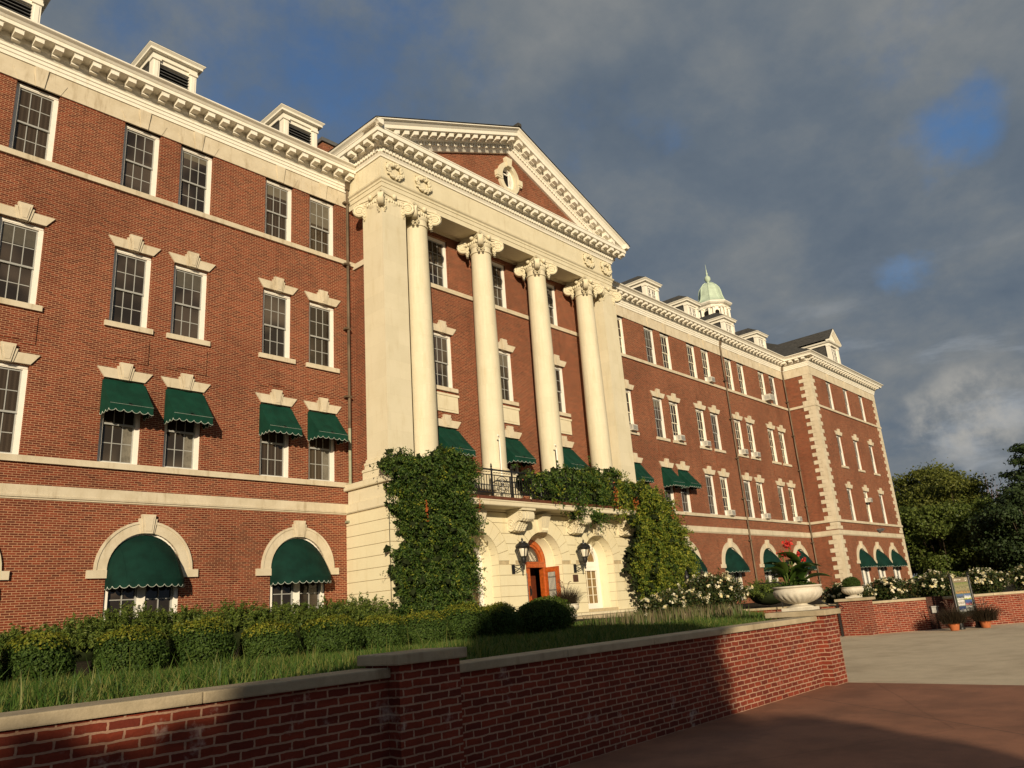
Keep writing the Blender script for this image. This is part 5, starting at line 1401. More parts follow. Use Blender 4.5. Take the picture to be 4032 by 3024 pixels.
w = MB(); d_ = Vector((0.7071, -0.7071)); n_ = Vector((-0.7071, -0.7071))
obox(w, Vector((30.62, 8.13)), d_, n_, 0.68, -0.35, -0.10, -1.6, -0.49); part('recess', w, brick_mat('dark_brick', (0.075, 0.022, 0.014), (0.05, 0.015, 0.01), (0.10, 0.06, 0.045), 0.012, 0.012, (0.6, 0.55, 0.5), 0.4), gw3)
w = MB(); obox(w, Vector((30.56, 8.19)), d_, n_, 0.22, -0.10, 0.02, -1.03, -0.84); obox(w, Vector((30.56, 8.19)), d_, n_, 0.26, -0.10, 0.06, -0.838, -0.80); part('letter_box', w, M_ACG, gw3)
gw4 = thing('garden_wall', (28.75, 13, -1.57), 'shaded brick cheek wall beside the steps, behind the urn piers', 'wall')
wall_run(gw4, [(28.62, 18.0), (28.62, 10.67)], -1.6, -0.56, 0.3)

# ------------------------------------------------------------------ urns
def urn(loc, s, label, fluted=True, cat='planter'):
    x, y, z = loc
    t = thing('stone_urn', loc, label, cat, 'stone bowl planters')
    fl = (lambda a, zz: 1 + 0.055 * (abs(math.sin(a * 11 + zz * 3 / s)) - 0.5) * min(1, max(0, (0.31 * s - zz) / (0.06 * s))) * (1 if zz > 0.128 * s else 0)) if fluted else None
    w = MB(); w.lathe([(r_ * s, q * s) for r_, q in ((0.12, 0.125), (0.17, 0.13), (0.25, 0.155), (0.33, 0.195), (0.365, 0.222), (0.395, 0.25), (0.412, 0.275), (0.425, 0.30), (0.432, 0.335), (0.425, 0.365), (0.405, 0.385), (0.40, 0.395), (0.425, 0.405), (0.435, 0.42), (0.432, 0.435), (0.40, 0.44), (0.37, 0.42), (0.36, 0.36), (0.0, 0.36))], loc, 132, flute=fl)
    part('bowl', w, M_URN, t, 40)
    w = MB(); w.lathe([(r_ * s, q * s) for r_, q in ((0.24, 0.055), (0.235, 0.07), (0.20, 0.085), (0.15, 0.10), (0.13, 0.12), (0.15, 0.135))], loc, 32); w.box(x - 0.25 * s, x + 0.25 * s, y - 0.25 * s, y + 0.25 * s, z + 0.004, z + 0.058 * s); part('foot', w, M_URN, t, 35)
    w = MB(); w.lathe([(0.0, 0.385 * s), (0.365 * s, 0.38 * s)], loc, 24); part('soil', w, M_SOIL, t)
    return t
urn((14.26, 6.05, -0.323), 1.0, 'large fluted stone bowl planter with red cannas on the near brick pier')
urn((28.72, 10.20, -0.333), 0.86, 'smaller fluted stone bowl planter with a clipped boxwood on the far brick pier')
urn((25.6, 20.6, -0.298), 1.15, 'plain stone bowl planter of dark fountain grass beside the open red door', False)

# cannas
def canna():
    x0, y0, z0 = 14.26, 6.05, 0.06
    t = thing('canna_plant', (x0, y0, z0), 'red flowering canna with broad dark green leaves in the near stone urn', 'plant')
    st = MB(); V = []; F = []; r_ = random.Random(11)
    stems = [(-0.16, 0.10, 0.63), (0.0, 0.02, 0.82), (0.14, -0.08, 0.62), (-0.03, 0.05, 0.52), (0.22, -0.12, 0.5), (-0.2, 0.13, 0.42)]
    tops = []
    for dx, dy, h in stems:
        p = [(x0 + dx * (0.4 + 0.6 * u), y0 + dy, z0 + h * u) for u in (0, 0.33, 0.66, 1)]; st.tube(p, 0.016, 6, 0.009); tops.append(p[-1])
        n = int(2 + h * 4)
        for k in range(n):
            u = 0.08 + 0.72 * k / n; a = k * 2.4 + r_.uniform(-0.5, 0.5) + dx * 9; L = r_.uniform(0.44, 0.72) * (1 - 0.25 * u); el_ = r_.uniform(0.45, 1.1)
            b = Vector((x0 + dx * (0.4 + 0.6 * u), y0 + dy, z0 + h * u)); d = Vector((math.cos(a), math.sin(a), 0)); sd = Vector((-d.y, d.x, 0))
            i0 = len(V); M_ = 9
            for j in range(M_ + 1):
                v = j / M_; wd = 0.105 * (L / 0.45) * math.sin(math.pi * min(1, 0.06 + v * 0.94)) ** 0.75 * (1 - 0.25 * v)
                c = b + d * (L * v * math.cos(el_ * (1 - 0.35 * v))) + Vector((0, 0, L * (math.sin(el_) * v - 0.42 * v * v)))
                V += [tuple(c - sd * wd + Vector((0, 0, wd * 0.55))), tuple(c), tuple(c + sd * wd + Vector((0, 0, wd * 0.55)))]
            for j in range(M_):
                q = i0 + 3 * j; F += [(q, q + 1, q + 4, q + 3), (q + 1, q + 2, q + 5, q + 4)]
    part('stems', st, M_STEM, t)
    me = np_mesh('leaves', np.array(V), np.array(F), M_CANNA, True); me.polygons.foreach_set('use_smooth', [True] * len(me.polygons)); part('leaves', me, None, t)
    for i, (q, s) in enumerate(((1, 1.0), (0, 0.9), (2, 0.45), (4, 0.3))):
        c = np.array(tops[q]) + rng.normal(size=(int(46 * s), 3)) * np.array([0.042, 0.042, 0.036]) * s + np.array([0, 0, 0.0])
        part('blossom', leaves('blossom', c, rng.normal(size=c.shape), 0.065, M_RED, 0.7, 1.0, 0.25), None, t)
canna()

# ------------------------------------------------------------------ shrubs
def shell(c, rad, n, power=2.4, inner=0.86, noise=0.06, zmin=None):
    """points and normals scattered through the skin of a rounded box"""
    d = unit(rng.normal(size=(n, 3)))
    k = (np.abs(d) ** power).sum(1) ** (-1 / power)
    lump = 1 + noise * (np.sin(d[:, 0] * 5.1 + c[0] * 3) * np.cos(d[:, 1] * 4.3 + c[1]) + np.sin(d[:, 2] * 6 + d[:, 0] * 3))
    p = d * (k * lump * rng.uniform(inner, 1.03, n))[:, None] * np.array(rad) + np.array(c)
    nr = unit(d / np.array(rad))
    if zmin is not None: m = p[:, 2] > zmin; p, nr = p[m], nr[m]
    return p, nr
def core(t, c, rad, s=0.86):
    w = MB(); w.ball(c, 1.0, 14, 9, (rad[0] * s, rad[1] * s, rad[2] * s)); return part('opaque_core', w, M_CORE, t, 40)  # solid dark ball added inside the foliage to block light
def shrub(name, c, rad, n, size, mat, label, cat, group=None, power=2.4, noise=0.06, jitter=0.8, inner=0.84, aspect=0.6, zmin=None, tips=True):
    t = thing(name, (c[0], c[1], c[2] - rad[2]), label, cat, group)
    p, nr = shell(c, rad, n, power, inner, noise, zmin)
    pl = [(p, nr, size, mat, aspect, jitter)]
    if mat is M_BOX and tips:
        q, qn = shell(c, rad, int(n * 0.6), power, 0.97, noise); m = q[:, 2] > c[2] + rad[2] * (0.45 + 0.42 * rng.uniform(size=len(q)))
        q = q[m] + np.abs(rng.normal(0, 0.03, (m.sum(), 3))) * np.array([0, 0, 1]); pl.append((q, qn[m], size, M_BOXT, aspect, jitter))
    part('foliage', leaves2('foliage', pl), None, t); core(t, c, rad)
    return t
HB = 'clipped boxwoods in a row behind the long grass'
rowh = [(2.75, 12.0, 0.15, .50, 'boxwood at the left edge of the picture, only part of it showing'), (3.66, 12.05, 0.16, .46, 'clipped boxwood, second from the left edge of the row'), (4.86, 12.05, 0.17, .53, 'wide clipped boxwood below the large arched green awning'),
        (5.95, 12.1, 0.23, .52, 'tallest clipped boxwood of the row, right of the large arched awning'), (7.05, 12.0, 0.10, .47, 'lowest clipped boxwood of the row with yellow tips'), (8.25, 12.0, 0.15, .58, 'broad clipped boxwood below the second arched awning'),
        (9.35, 12.0, 0.10, .50, 'clipped boxwood left of the drainpipe foot'), (10.4, 12.0, 0.12, .52, 'clipped boxwood in front of the ivy, behind the wall pier'), (11.5, 12.0, 0.22, .58, 'pale green clipped boxwood in front of the right side of the ivy'), (12.6, 12.1, 0.20, .52, 'clipped boxwood touching the left of the dark shaded ball')]
for x, y, zt, rx, lb in rowh:
    zb = gz(x, y) - 0.10; h = (zt - zb) / 2
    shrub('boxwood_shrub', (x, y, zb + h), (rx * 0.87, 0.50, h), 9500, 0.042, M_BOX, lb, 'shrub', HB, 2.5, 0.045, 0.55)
shrub('boxwood_shrub', (13.95, 12.0, -0.18), (0.62, 0.62, 0.42), 9000, 0.045, M_BOX, 'round boxwood ball standing in dark shade before the open door', 'shrub', HB, 2.2, 0.02, tips=False)
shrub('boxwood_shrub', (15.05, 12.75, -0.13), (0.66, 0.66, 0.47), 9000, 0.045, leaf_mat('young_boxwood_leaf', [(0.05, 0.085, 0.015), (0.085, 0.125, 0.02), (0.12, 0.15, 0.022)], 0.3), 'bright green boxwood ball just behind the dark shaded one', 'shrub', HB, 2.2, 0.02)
shrub('boxwood_shrub', (28.72, 10.20, 0.15), (0.29, 0.29, 0.24), 3500, 0.035, M_BOX, 'small clipped boxwood growing in the far stone urn', 'shrub', None, 2.2, 0.03, tips=False)
p_, n_2 = shell((14.26, 6.05, 0.08), (0.33, 0.33, 0.12), 1800, 2.2, 0.5, 0.1)
t = thing('potato_vine', (14.26, 6.05, 0.06), 'low dark trailing greenery round the canna in the near urn', 'plant'); part('foliage', leaves('foliage', p_, n_2, 0.05, M_BOX), None, t)
# junipers along the wall foot
def juniper(c, rad, label, n=4200):
    t = thing('juniper', (c[0], c[1], c[2] - rad[2]), label, 'shrub', 'spreading junipers along the brick wall')
    P = []; N = []
    for k in range(int(n / 34)):
        d = unit(rng.normal(size=(1, 3)))[0]; d[2] = abs(d[2]) * 0.9 + 0.1 * d[2]; base = np.array(c) + d * np.array(rad) * rng.uniform(0.35, 0.8)
        tip = np.array(c) + d * np.array(rad) * rng.uniform(0.9, 1.15) + np.array([0, 0, rng.uniform(0, 0.16)])
        u = rng.uniform(0, 1, 34)[:, None]; P.append(base + (tip - base) * u + rng.normal(size=(34, 3)) * 0.07 * (1.1 - u)); N.append(np.tile(d, (34, 1)))
    P = np.concatenate(P); N = np.concatenate(N)
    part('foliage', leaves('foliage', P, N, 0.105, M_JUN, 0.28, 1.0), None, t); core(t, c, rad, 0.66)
jn = [(4.4, 22.6, 0.15, 'spreading juniper at the far left below plain brick'), (6.3, 22.4, 0.42, 'small spreading juniper left of the large arched window'), (7.7, 22.5, 0.62, 'spreading juniper rising towards the large arched window'), (8.9, 22.6, 0.88, 'tall spreading juniper in front of the large arched window, left half'), (10.4, 22.5, 0.80, 'spreading juniper in front of the large arched window, right half'),
      (12.1, 22.6, 0.84, 'spreading juniper between the two arched windows'), (13.6, 22.5, 0.76, 'spreading juniper left of the second arched window'), (15.0, 22.5, 0.76, 'spreading juniper in front of the second arched window'), (16.5, 22.6, 0.86, 'tallest spreading juniper beside the foot of the drainpipe')]
for x, y, zt, lb in jn:
    zb = -0.75; h = (zt + 0.08 - zb) / 2 * 0.97; juniper((x, y - 0.3, zb + h), (1.12, 1.15, h), lb, 9500)
juniper((30.6, 14.2, -0.05), (1.2, 1.1, 0.55), 'broad juniper behind the cheek wall between the two stone urns', 5000); juniper((33.2, 15.4, 0.0), (1.3, 1.1, 0.5), 'juniper right behind the far stone urn pier', 4500)
# roses
def rose(c, rad, nl, nf, label, up=0.5):
    t = thing('rose_bush', (c[0], c[1], c[2] - rad[2]), label, 'rose bush', 'white flowering rose bushes')
    p, nr = shell(c, rad, nl, 2.0, 0.55, 0.14, c[2] - rad[2] * 0.95); p += rng.normal(size=p.shape) * 0.05
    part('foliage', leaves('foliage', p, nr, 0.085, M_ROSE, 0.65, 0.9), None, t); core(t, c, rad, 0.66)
    q, qn = shell(c, rad, nf * 3, 2.0, 0.96, 0.14); m = (qn[:, 2] > -0.15) | (rng.uniform(size=len(q)) < 0.25); q, qn = q[m][:nf], qn[m][:nf]
    P = np.repeat(q, 7, 0) + rng.normal(size=(len(q) * 7, 3)) * 0.028; part('blossoms', leaves('blossoms', P, np.repeat(qn, 7, 0) + np.array([0, 0, 0.3]), 0.095, M_PETAL, 0.9, 0.55, 0.2), None, t)
rose((24.6, 13.4, 0.12), (1.25, 1.05, 0.74), 6500, 110, 'large white rose bush left of the near stone urn, tallest of its group')
rose((22.5, 13.6, -0.08), (1.0, 0.9, 0.46), 3800, 70, 'low white rose bush at the foot of the yellowing vine')
rose((20.9, 13.2, -0.18), (0.8, 0.8, 0.34), 2600, 40, 'lowest white rose bush, nearest to the cream entrance wall')
for x, y, zt, rx, lb in ((30.2, 11.0, 0.20, .95, 'white rose bush just right of the far stone urn'), (31.7, 9.9, 0.30, .95, 'white rose bush over the sunlit wall, left of its dark recess'), (33.0, 8.6, 0.36, .95, 'white rose bush behind the dark recess in the wall'), (34.6, 7.4, 0.40, 1.0, 'white rose bush directly behind the map sign'), (36.2, 6.0, 0.44, 1.0, 'white rose bush right of the map sign, above the sunlit wall')):
    rose((x, y, (zt - 0.66) / 2), (rx, 0.85, (zt + 0.66) / 2), 3800, 62, lb)
shrub('hedge', (39.8, 3.4, -0.05), (2.3, 1.2, 0.62), 6500, 0.11, M_JUN, 'soft bright green hedge mound behind the wall at the right edge of the picture', 'hedge', None, 2.6, 0.12)
shrub('hedge', (36.5, 9.2, -0.12), (1.6, 1.0, 0.5), 4000, 0.11, M_JUN, 'green hedge behind the white roses at the corner of the pavilion', 'hedge', None, 2.6, 0.12)

# ------------------------------------------------------------------ climbing vines
def in_poly(P, x, z):
    r_ = np.zeros(len(x), bool); n = len(P)
    for i in range(n):
        (x1, z1), (x2, z2) = P[i], P[(i + 1) % n]
        c = ((z1 > z) != (z2 > z)) & (x < (x2 - x1) * (z - z1) / (z2 - z1 + 1e-12) + x1); r_ ^= c
    return r_
def vine(poly, yf, yb, n, size, mats, label, group, orange=(), y0=21.8):
    P = np.array(poly); lo, hi = P.min(0), P.max(0)
    t = thing('climbing_vine', (P[:, 0].mean() , 22.0, lo[1]), label, 'vine', group)
    got = []; 
    while sum(len(g) for g in got) < n:
        m = 4000; x = rng.uniform(lo[0] - .2, hi[0] + .2, m); z = rng.uniform(lo[1] - .2, hi[1] + .2, m)
        jx = x + 0.30 * np.sin(z * 3.1 + x * 0.7) * np.cos(x * 2.2) + 0.14 * np.sin(z * 8.3) + rng.normal(0, 0.13, m); jz = z + 0.22 * np.sin(x * 2.7) * np.cos(z * 1.9) + 0.10 * np.sin(x * 7.1) + rng.normal(0, 0.12, m)
        k = in_poly(poly, jx, jz); got.append(np.stack([x[k], z[k]], 1))
    Q = np.concatenate(got)[:n]; x, z = Q[:, 0], Q[:, 1]
    # sprays: a short drooping shoot carrying a dozen leaflets, held at very different distances from the wall
    ns = n // 13; sx, sz = x[:ns], z[:ns]
    lump = np.sin(sx * 2.6 + sz * 1.3) * np.cos(sz * 2.1 - sx * 0.9) * 0.5 + np.sin(sx * 5.3 - sz * 4.1) * 0.3 + 0.5
    f = yf(sx, sz); d = f + np.clip(0.55 - 0.55 * lump, 0, 1) * 0.8 * np.minimum(yb - f, 1.1) - np.where(rng.uniform(size=ns) < 0.3, rng.exponential(0.16, ns), 0) + rng.uniform(0, 0.25, ns)
    d = np.minimum(d, yb - 0.03)
    S = np.stack([sx * d / y0, d, sz * d / y0], 1)
    dr = unit(np.stack([rng.normal(0, 0.7, ns), -np.abs(rng.normal(0.45, 0.4, ns)), rng.normal(-0.35, 0.6, ns)], 1)); Ls = rng.uniform(0.16, 0.58, ns)
    u = rng.uniform(0, 1, (ns, 13)); C = (S[:, None, :] + dr[:, None, :] * (u * Ls[:, None])[:, :, None] - np.array([0, 0, 0.12]) * (u * u)[:, :, None] + rng.normal(0, 0.035, (ns, 13, 3))).reshape(-1, 3)
    C[:, 1] = np.minimum(C[:, 1], yb)
    N = unit(np.repeat(unit(rng.normal(size=(ns, 3)) * 0.55 + np.array([-0.35, -0.75, 0.5])), 13, 0))
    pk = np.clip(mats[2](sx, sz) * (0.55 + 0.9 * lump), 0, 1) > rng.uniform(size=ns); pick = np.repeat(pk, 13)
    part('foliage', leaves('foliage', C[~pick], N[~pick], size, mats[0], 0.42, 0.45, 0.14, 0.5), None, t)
    if pick.any(): part('yellowing_foliage', leaves('yellowing_foliage', C[pick], N[pick], size, mats[1], 0.45, 0.45, 0.14, 0.5), None, t)  # sprays whose leaves are turning yellow
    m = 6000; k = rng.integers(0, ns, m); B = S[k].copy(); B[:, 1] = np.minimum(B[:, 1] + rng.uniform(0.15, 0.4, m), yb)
    part('dark_backing', leaves('dark_backing', B, np.tile(np.array([-0.2, -0.9, 0.1]), (m, 1)), 0.26, M_CORE, 0.7, 0.4), None, t)  # dark quads behind the sprays, gap shade put into their colour
    for ox, oz, rx, rz, m in orange:
        c = np.stack([ox + rng.normal(0, rx, m), np.full(m, 0.0), oz + rng.normal(0, rz, m)], 1); dd = yf(c[:, 0], c[:, 2]) - 0.22
        part('dry_leaves', leaves('dry_leaves', np.stack([c[:, 0] * dd / y0, dd, c[:, 2] * dd / y0], 1), np.tile(np.array([-0.3, -0.9, 0.2]), (m, 1)), 0.11, M_ORANGE, 0.35, 0.7, 0.1, 0.8), None, t)
    return t
LV_ = [(16.9, 5.55), (17.6, 5.85), (18.3, 5.92), (19.5, 6.1), (20.4, 6.2), (21.0, 6.4), (21.6, 6.15), (22.0, 5.75), (21.7, 5.0), (21.55, 4.3), (21.8, 3.5), (21.6, 2.4), (21.5, 1.3), (21.3, 0.2), (21.2, -0.3), (18.6, -0.3), (17.7, 0.3), (18.2, 1.15), (17.35, 1.75), (17.9, 2.4), (18.3, 3.0), (17.7, 3.7), (17.85, 4.6), (17.9, 5.25), (17.2, 5.35)]
vine(LV_, lambda x, z: 21.95 - 0.95 * np.clip((x - 18.3) / 1.5, 0, 1) + 0.08 * np.sin(z), 22.34, 56000, 0.098, (M_VINE, M_VINEY, lambda x, z: np.full_like(x, 0.06)), 'dense dark green vine column left of the entrance arches, up to the balcony', 'vines on the portico', ((19.25, 4.05, 0.035, 0.22, 40), (22.05, 4.3, 0.04, 0.12, 25)))
RV_ = [(24.7, 5.65), (25.4, 5.75), (26.3, 6.0), (27.2, 5.95), (28.2, 6.3), (29.6, 6.2), (30.6, 6.45), (31.4, 6.4), (33.5, 6.1), (34.6, 5.75), (35.6, 5.8), (36.3, 5.5), (37.2, 4.7), (37.9, 3.6), (38.4, 2.7), (38.3, 1.5), (37.5, 0.8), (36, 0.4), (34.3, 0.3), (33.1, 0.75), (32.2, 1.6), (32.6, 2.4), (32.9, 3.0), (33.4, 4.0), (32.5, 4.7), (31.2, 4.5), (30.2, 3.95), (29.3, 4.1), (28.2, 4.35), (26.9, 4.6), (25.6, 5.05)]
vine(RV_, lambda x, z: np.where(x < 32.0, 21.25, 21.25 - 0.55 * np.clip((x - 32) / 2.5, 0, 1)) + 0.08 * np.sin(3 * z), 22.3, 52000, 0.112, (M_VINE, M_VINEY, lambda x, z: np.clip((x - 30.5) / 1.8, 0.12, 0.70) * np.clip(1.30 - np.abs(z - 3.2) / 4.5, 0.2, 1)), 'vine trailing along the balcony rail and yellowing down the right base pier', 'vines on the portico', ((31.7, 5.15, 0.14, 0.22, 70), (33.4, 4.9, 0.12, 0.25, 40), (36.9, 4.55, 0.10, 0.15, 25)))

# ------------------------------------------------------------------ lawn grass
def scatter(poly, n):
    P = np.array(poly); lo, hi = P.min(0), P.max(0); out = []
    while sum(len(o) for o in out) < n:
        q = rng.uniform(lo, hi, (n, 2)); out.append(q[in_poly(poly, q[:, 0], q[:, 1])])
    return np.concatenate(out)[:n]
GX = np.array([g[0] for g in GP]); GZ = np.array([g[1] for g in GP])
a = scatter([(-0.5, 6.12), (13.7, 6.06), (13.7, 8.2), (10, 11.9), (-0.5, 11.9)], 46000); b = scatter([(4.5, 6.06), (13.9, 6.10), (24.3, 12.2), (22.5, 17), (15.5, 13.5), (13, 11.2), (9, 11.0)], 30000)
q = np.concatenate([a, b]); nz = np.interp(q[:, 1], GX, GZ); n = len(q)
tuft = 0.5 + 0.5 * np.sin(q[:, 0] * 2.3 + 1.1 * np.sin(q[:, 1] * 1.7)) * np.cos(q[:, 1] * 2.1 + q[:, 0] * 0.6)
tall = np.where(q[:, 0] < 6.5, 1.0, np.where(q[:, 0] < 13, 0.72, 0.62)) * np.interp(q[:, 1], [6, 7, 8.5, 11.5], [0.7, 0.95, 1.0, 0.5])
H = rng.uniform(0.09, 0.26, n) * (0.6 + 0.7 * tuft) * tall; H[rng.uniform(size=n) < 0.03] *= 1.7
g = tag(link('grass', blades('grass', np.stack([q[:, 0], q[:, 1], nz - 0.01], 1), H, rng.uniform(0.0045, 0.010, n), H * rng.uniform(0.1, 0.9, n), M_GRASS)), 'long green grass growing between the wall and the shrubs', 'grass', kind='stuff')
q = scatter([(14.5, 9.2), (17.5, 8.6), (24.0, 12.4), (20.5, 14.0), (16, 12.6)], 900); n = len(q); H = rng.uniform(0.22, 0.38, n)
tag(link('flower_spikes', blades('flower_spikes', np.stack([q[:, 0], q[:, 1], np.interp(q[:, 1], GX, GZ)], 1), H, rng.uniform(0.010, 0.016, n), H * 0.15, leaf_mat('liriope_spike', [(0.13, 0.10, 0.06), (0.17, 0.14, 0.07), (0.08, 0.11, 0.03)], 0.2))), 'pale flower spikes standing in the grass before the roses', 'grass', kind='stuff')

# ------------------------------------------------------------------ fountain grasses and pots
def fountain(c, h, rad, label, n=1500):
    t = thing('fountain_grass', c, label, 'plant', 'dark purple fountain grasses')
    B = np.array(c) + np.concatenate([rng.normal(0, rad * 0.22, (n, 2)), np.zeros((n, 1))], 1); out = unit(B - np.array(c) + rng.normal(size=(n, 3)) * 0.04 * np.array([1, 1, 0]) + 1e-5)
    L = rng.uniform(0.2, 1.0, n) * rad; Hh = h * rng.uniform(0.5, 0.95, n) * (1 - 0.45 * L / rad)
    part('foliage', blades('foliage', B, Hh, np.full(n, 0.006), L, M_FOUNT, out), None, t)
    w = MB()
    for k in range(16):
        a = rng.uniform(0, 6.28); l = rng.uniform(0.15, 0.75) * rad; hh = h * rng.uniform(0.85, 1.3); d = Vector((math.cos(a), math.sin(a), 0)); p = Vector(c)
        pts = [p + d * l * u * u + Vector((0, 0, hh * (u - 0.18 * u * u * (l / rad)))) for u in (0, 0.3, 0.6, 0.8)]; w.tube(pts, 0.004, 4)
        w.tube([pts[-1], pts[-1] + d * l * 0.22 + Vector((0, 0, 0.05)), pts[-1] + d * l * 0.5 + Vector((0, 0, 0.03))], 0.014, 5, 0.004)
    part('seed_heads', w, plain('seed_head', (0.10, 0.06, 0.045), 0.9, 0.1) if 'seed_head' not in MATS else MATS['seed_head'], t)
def pot(x, y, label):
    t = thing('flower_pot', (x, y, -1.57), label, 'flower pot', 'terracotta pots by the map sign')
    w = MB(); w.lathe([(0.0, 0.004), (0.125, 0.004), (0.165, 0.20), (0.19, 0.205), (0.195, 0.26), (0.17, 0.262), (0.165, 0.22), (0.0, 0.215)], (x, y, -1.57), 24); part('pot_body', w, M_TERRA, t, 35)
    w = MB(); w.lathe([(0.0, 0.225), (0.16, 0.222)], (x, y, -1.57), 16); part('soil', w, M_SOIL, t)
pot(29.25, 7.36, 'terracotta pot standing left of the map sign'); pot(30.22, 6.65, 'terracotta pot standing right of the map sign')
fountain((29.25, 7.36, -1.35), 0.72, 0.58, 'dark fountain grass in the terracotta pot left of the map sign'); fountain((30.22, 6.65, -1.35), 0.74, 0.60, 'dark fountain grass in the terracotta pot right of the map sign')
fountain((25.6, 20.6, 0.14), 1.05, 0.72, 'dark fountain grass in the stone bowl by the open red door', 1300)

# ------------------------------------------------------------------ map sign
def map_sign():
    A, B = Vector((29.83, 7.31)), Vector((30.53, 6.92)); d = (B - A).normalized(); n_ = Vector((d.y, -d.x))
    if n_.dot(Vector((-1, -0.3))) < 0: n_ = -n_
    t = thing('map_sign', ((A.x + B.x) / 2, (A.y + B.y) / 2, -1.57), 'tall visitor map sign with photo panels between two black posts', 'sign')
    for P in (A, B):
        w = MB(); w.lathe([(0.13, 0.004), (0.13, 0.06), (0.10, 0.10), (0.085, 0.24), (0.06, 0.32), (0.055, 0.36), (0.047, 0.40), (0.044, 1.66), (0.06, 1.68), (0.06, 1.71), (0.02, 1.73), (0.035, 1.77), (0.004, 1.83)], (P.x, P.y, -1.57), 12); part('post', w, M_BLACK, t, 35)
    U = lambda u: A + d * u
    L = (B - A).length
    def rect(mb, u0, u1, z0, z1, o): mb.poly([(U(u0).x + n_.x * o, U(u0).y + n_.y * o, z0), (U(u1).x + n_.x * o, U(u1).y + n_.y * o, z0), (U(u1).x + n_.x * o, U(u1).y + n_.y * o, z1), (U(u0).x + n_.x * o, U(u0).y + n_.y * o, z1)])
    w = MB(); obox(w, U(L / 2), d, n_, L - 0.12, -0.02, 0.02, -1.06, 0.09); bd = part('board', w, plain('sign_board', (0.10, 0.12, 0.085), 0.5, 0.4), t)
    w = MB(); u0, u1 = 0.07, L - 0.07
    w.poly([(*(U(u0 + 0.0) + n_ * 0.0), -1.061), (*(U(u1) + n_ * 0.0), -1.061), (*(U(u1) + n_ * 0.0), -1.19), (*(U((u0 + u1) / 2 - 0.2)), -1.17)]); part('lower_bracket', w, MATS['sign_board'], bd)
    w = MB(); rect(w, u0, u1, -0.065, 0.085, 0.022); part('header', w, plain('sign_header', (0.20, 0.155, 0.10), 0.6, 0.3), bd)
    w = MB(); rr = random.Random(2); u = u0 + 0.05
    for k in range(12):      # the white heading, too small to read from here
        ww = 0.018
        if k != 7:
            rect(w, u, u + 0.006, -0.005, 0.035, 0.025); rect(w, u + 0.006, u + ww, rr.choice((-0.005, 0.012)), rr.choice((0.002, 0.02)) + 0.008, 0.025); rect(w, u + 0.006, u + ww, 0.026, 0.035, 0.025)
        u += 0.026
    for k in range(10):
        a0, a1 = 2 * math.pi * k / 10, 2 * math.pi * (k + 0.8) / 10; c = u1 - 0.09
        q = [(c + r_ * math.cos(a), 0.012 + r_ * 1.1 * math.sin(a)) for r_, a in ((0.045, a0), (0.045, a1), (0.035, a1), (0.035, a0))]
        w.poly([(*(U(p) + n_ * 0.025), z) for p, z in q])
    w.poly([(*(U(u1 - 0.09 + a) + n_ * 0.025), z) for a, z in ((-0.03, -0.03), (0.03, -0.03), (0.022, -0.005), (-0.022, -0.005))]); part('heading', w, plain('sign_white', (0.70, 0.66, 0.55), 0.5, 0.3), bd)
    def pic(name, u0, u1, z0, z1, cols, sc_, stretch=1.0):
        m, tt, b = base_mat(name); g = tt.new('ShaderNodeNewGeometry'); mp = tt.new('ShaderNodeMapping', ins={'Vector': g.outputs['Position'], 'Scale': (sc_, sc_, sc_ * stretch)})
        n1 = tt.noise(mp.outputs[0], 1.0, 5, 0.65, 1.5)
        s = tt.new('ShaderNodeSeparateXYZ', ins={0: g.outputs['Position']}); v = tt.maprange(s.outputs[2], z0 + LIFT, z1 + LIFT, 0, 1, False)
        f = tt.math('ADD', tt.math('MULTIPLY', v, 0.5), tt.math('MULTIPLY', n1, 0.75))
        tt.l.new(tt.ramp(f, cols), b.inputs['Base Color']); b.inputs['Roughness'].default_value = 0.35
        w = MB(); rect(w, u0, u1, z0, z1, 0.0225); part('picture', w, m, bd)
    pic('map_print', u0 + 0.02, u1 - 0.02, -0.43, -0.075, [(0.1, (0.30, 0.17, 0.05)), (0.40, (0.38, 0.22, 0.08)), (0.48, (0.10, 0.09, 0.05)), (0.58, (0.30, 0.26, 0.15)), (0.66, (0.08, 0.09, 0.04)), (0.74, (0.24, 0.21, 0.12)), (0.9, (0.12, 0.15, 0.035))], 16)
    um = (u0 + u1) / 2; z = -0.455
    for k, (ca, cb) in enumerate((([(0.2, (0.12, 0.12, 0.04)), (0.45, (0.55, 0.55, 0.5)), (0.55, (0.05, 0.05, 0.05)), (0.8, (0.08, 0.13, 0.24))], [(0.2, (0.30, 0.33, 0.02)), (0.42, (0.28, 0.31, 0.03)), (0.5, (0.65, 0.65, 0.6)), (0.8, (0.06, 0.10, 0.22))]),
                                  ([(0.2, (0.06, 0.05, 0.04)), (0.5, (0.6, 0.58, 0.55)), (0.6, (0.2, 0.17, 0.14)), (0.9, (0.7, 0.68, 0.65))], [(0.2, (0.5, 0.48, 0.45)), (0.45, (0.35, 0.08, 0.06)), (0.6, (0.05, 0.08, 0.2)), (0.9, (0.06, 0.1, 0.24))]),
                                  ([(0.2, (0.05, 0.05, 0.05)), (0.45, (0.6, 0.6, 0.58)), (0.6, (0.04, 0.06, 0.13)), (0.9, (0.03, 0.05, 0.15))], [(0.2, (0.04, 0.04, 0.03)), (0.5, (0.65, 0.65, 0.6)), (0.6, (0.05, 0.05, 0.05)), (0.9, (0.7, 0.7, 0.66))]))):
        pic('photo_print_%s' % 'abc'[k], u0 + 0.02, um - 0.012, z - 0.175, z, ca, 17); pic('photo_print_%s' % 'def'[k], um + 0.012, u1 - 0.02, z - 0.175, z, cb, 17); z -= 0.195
map_sign()
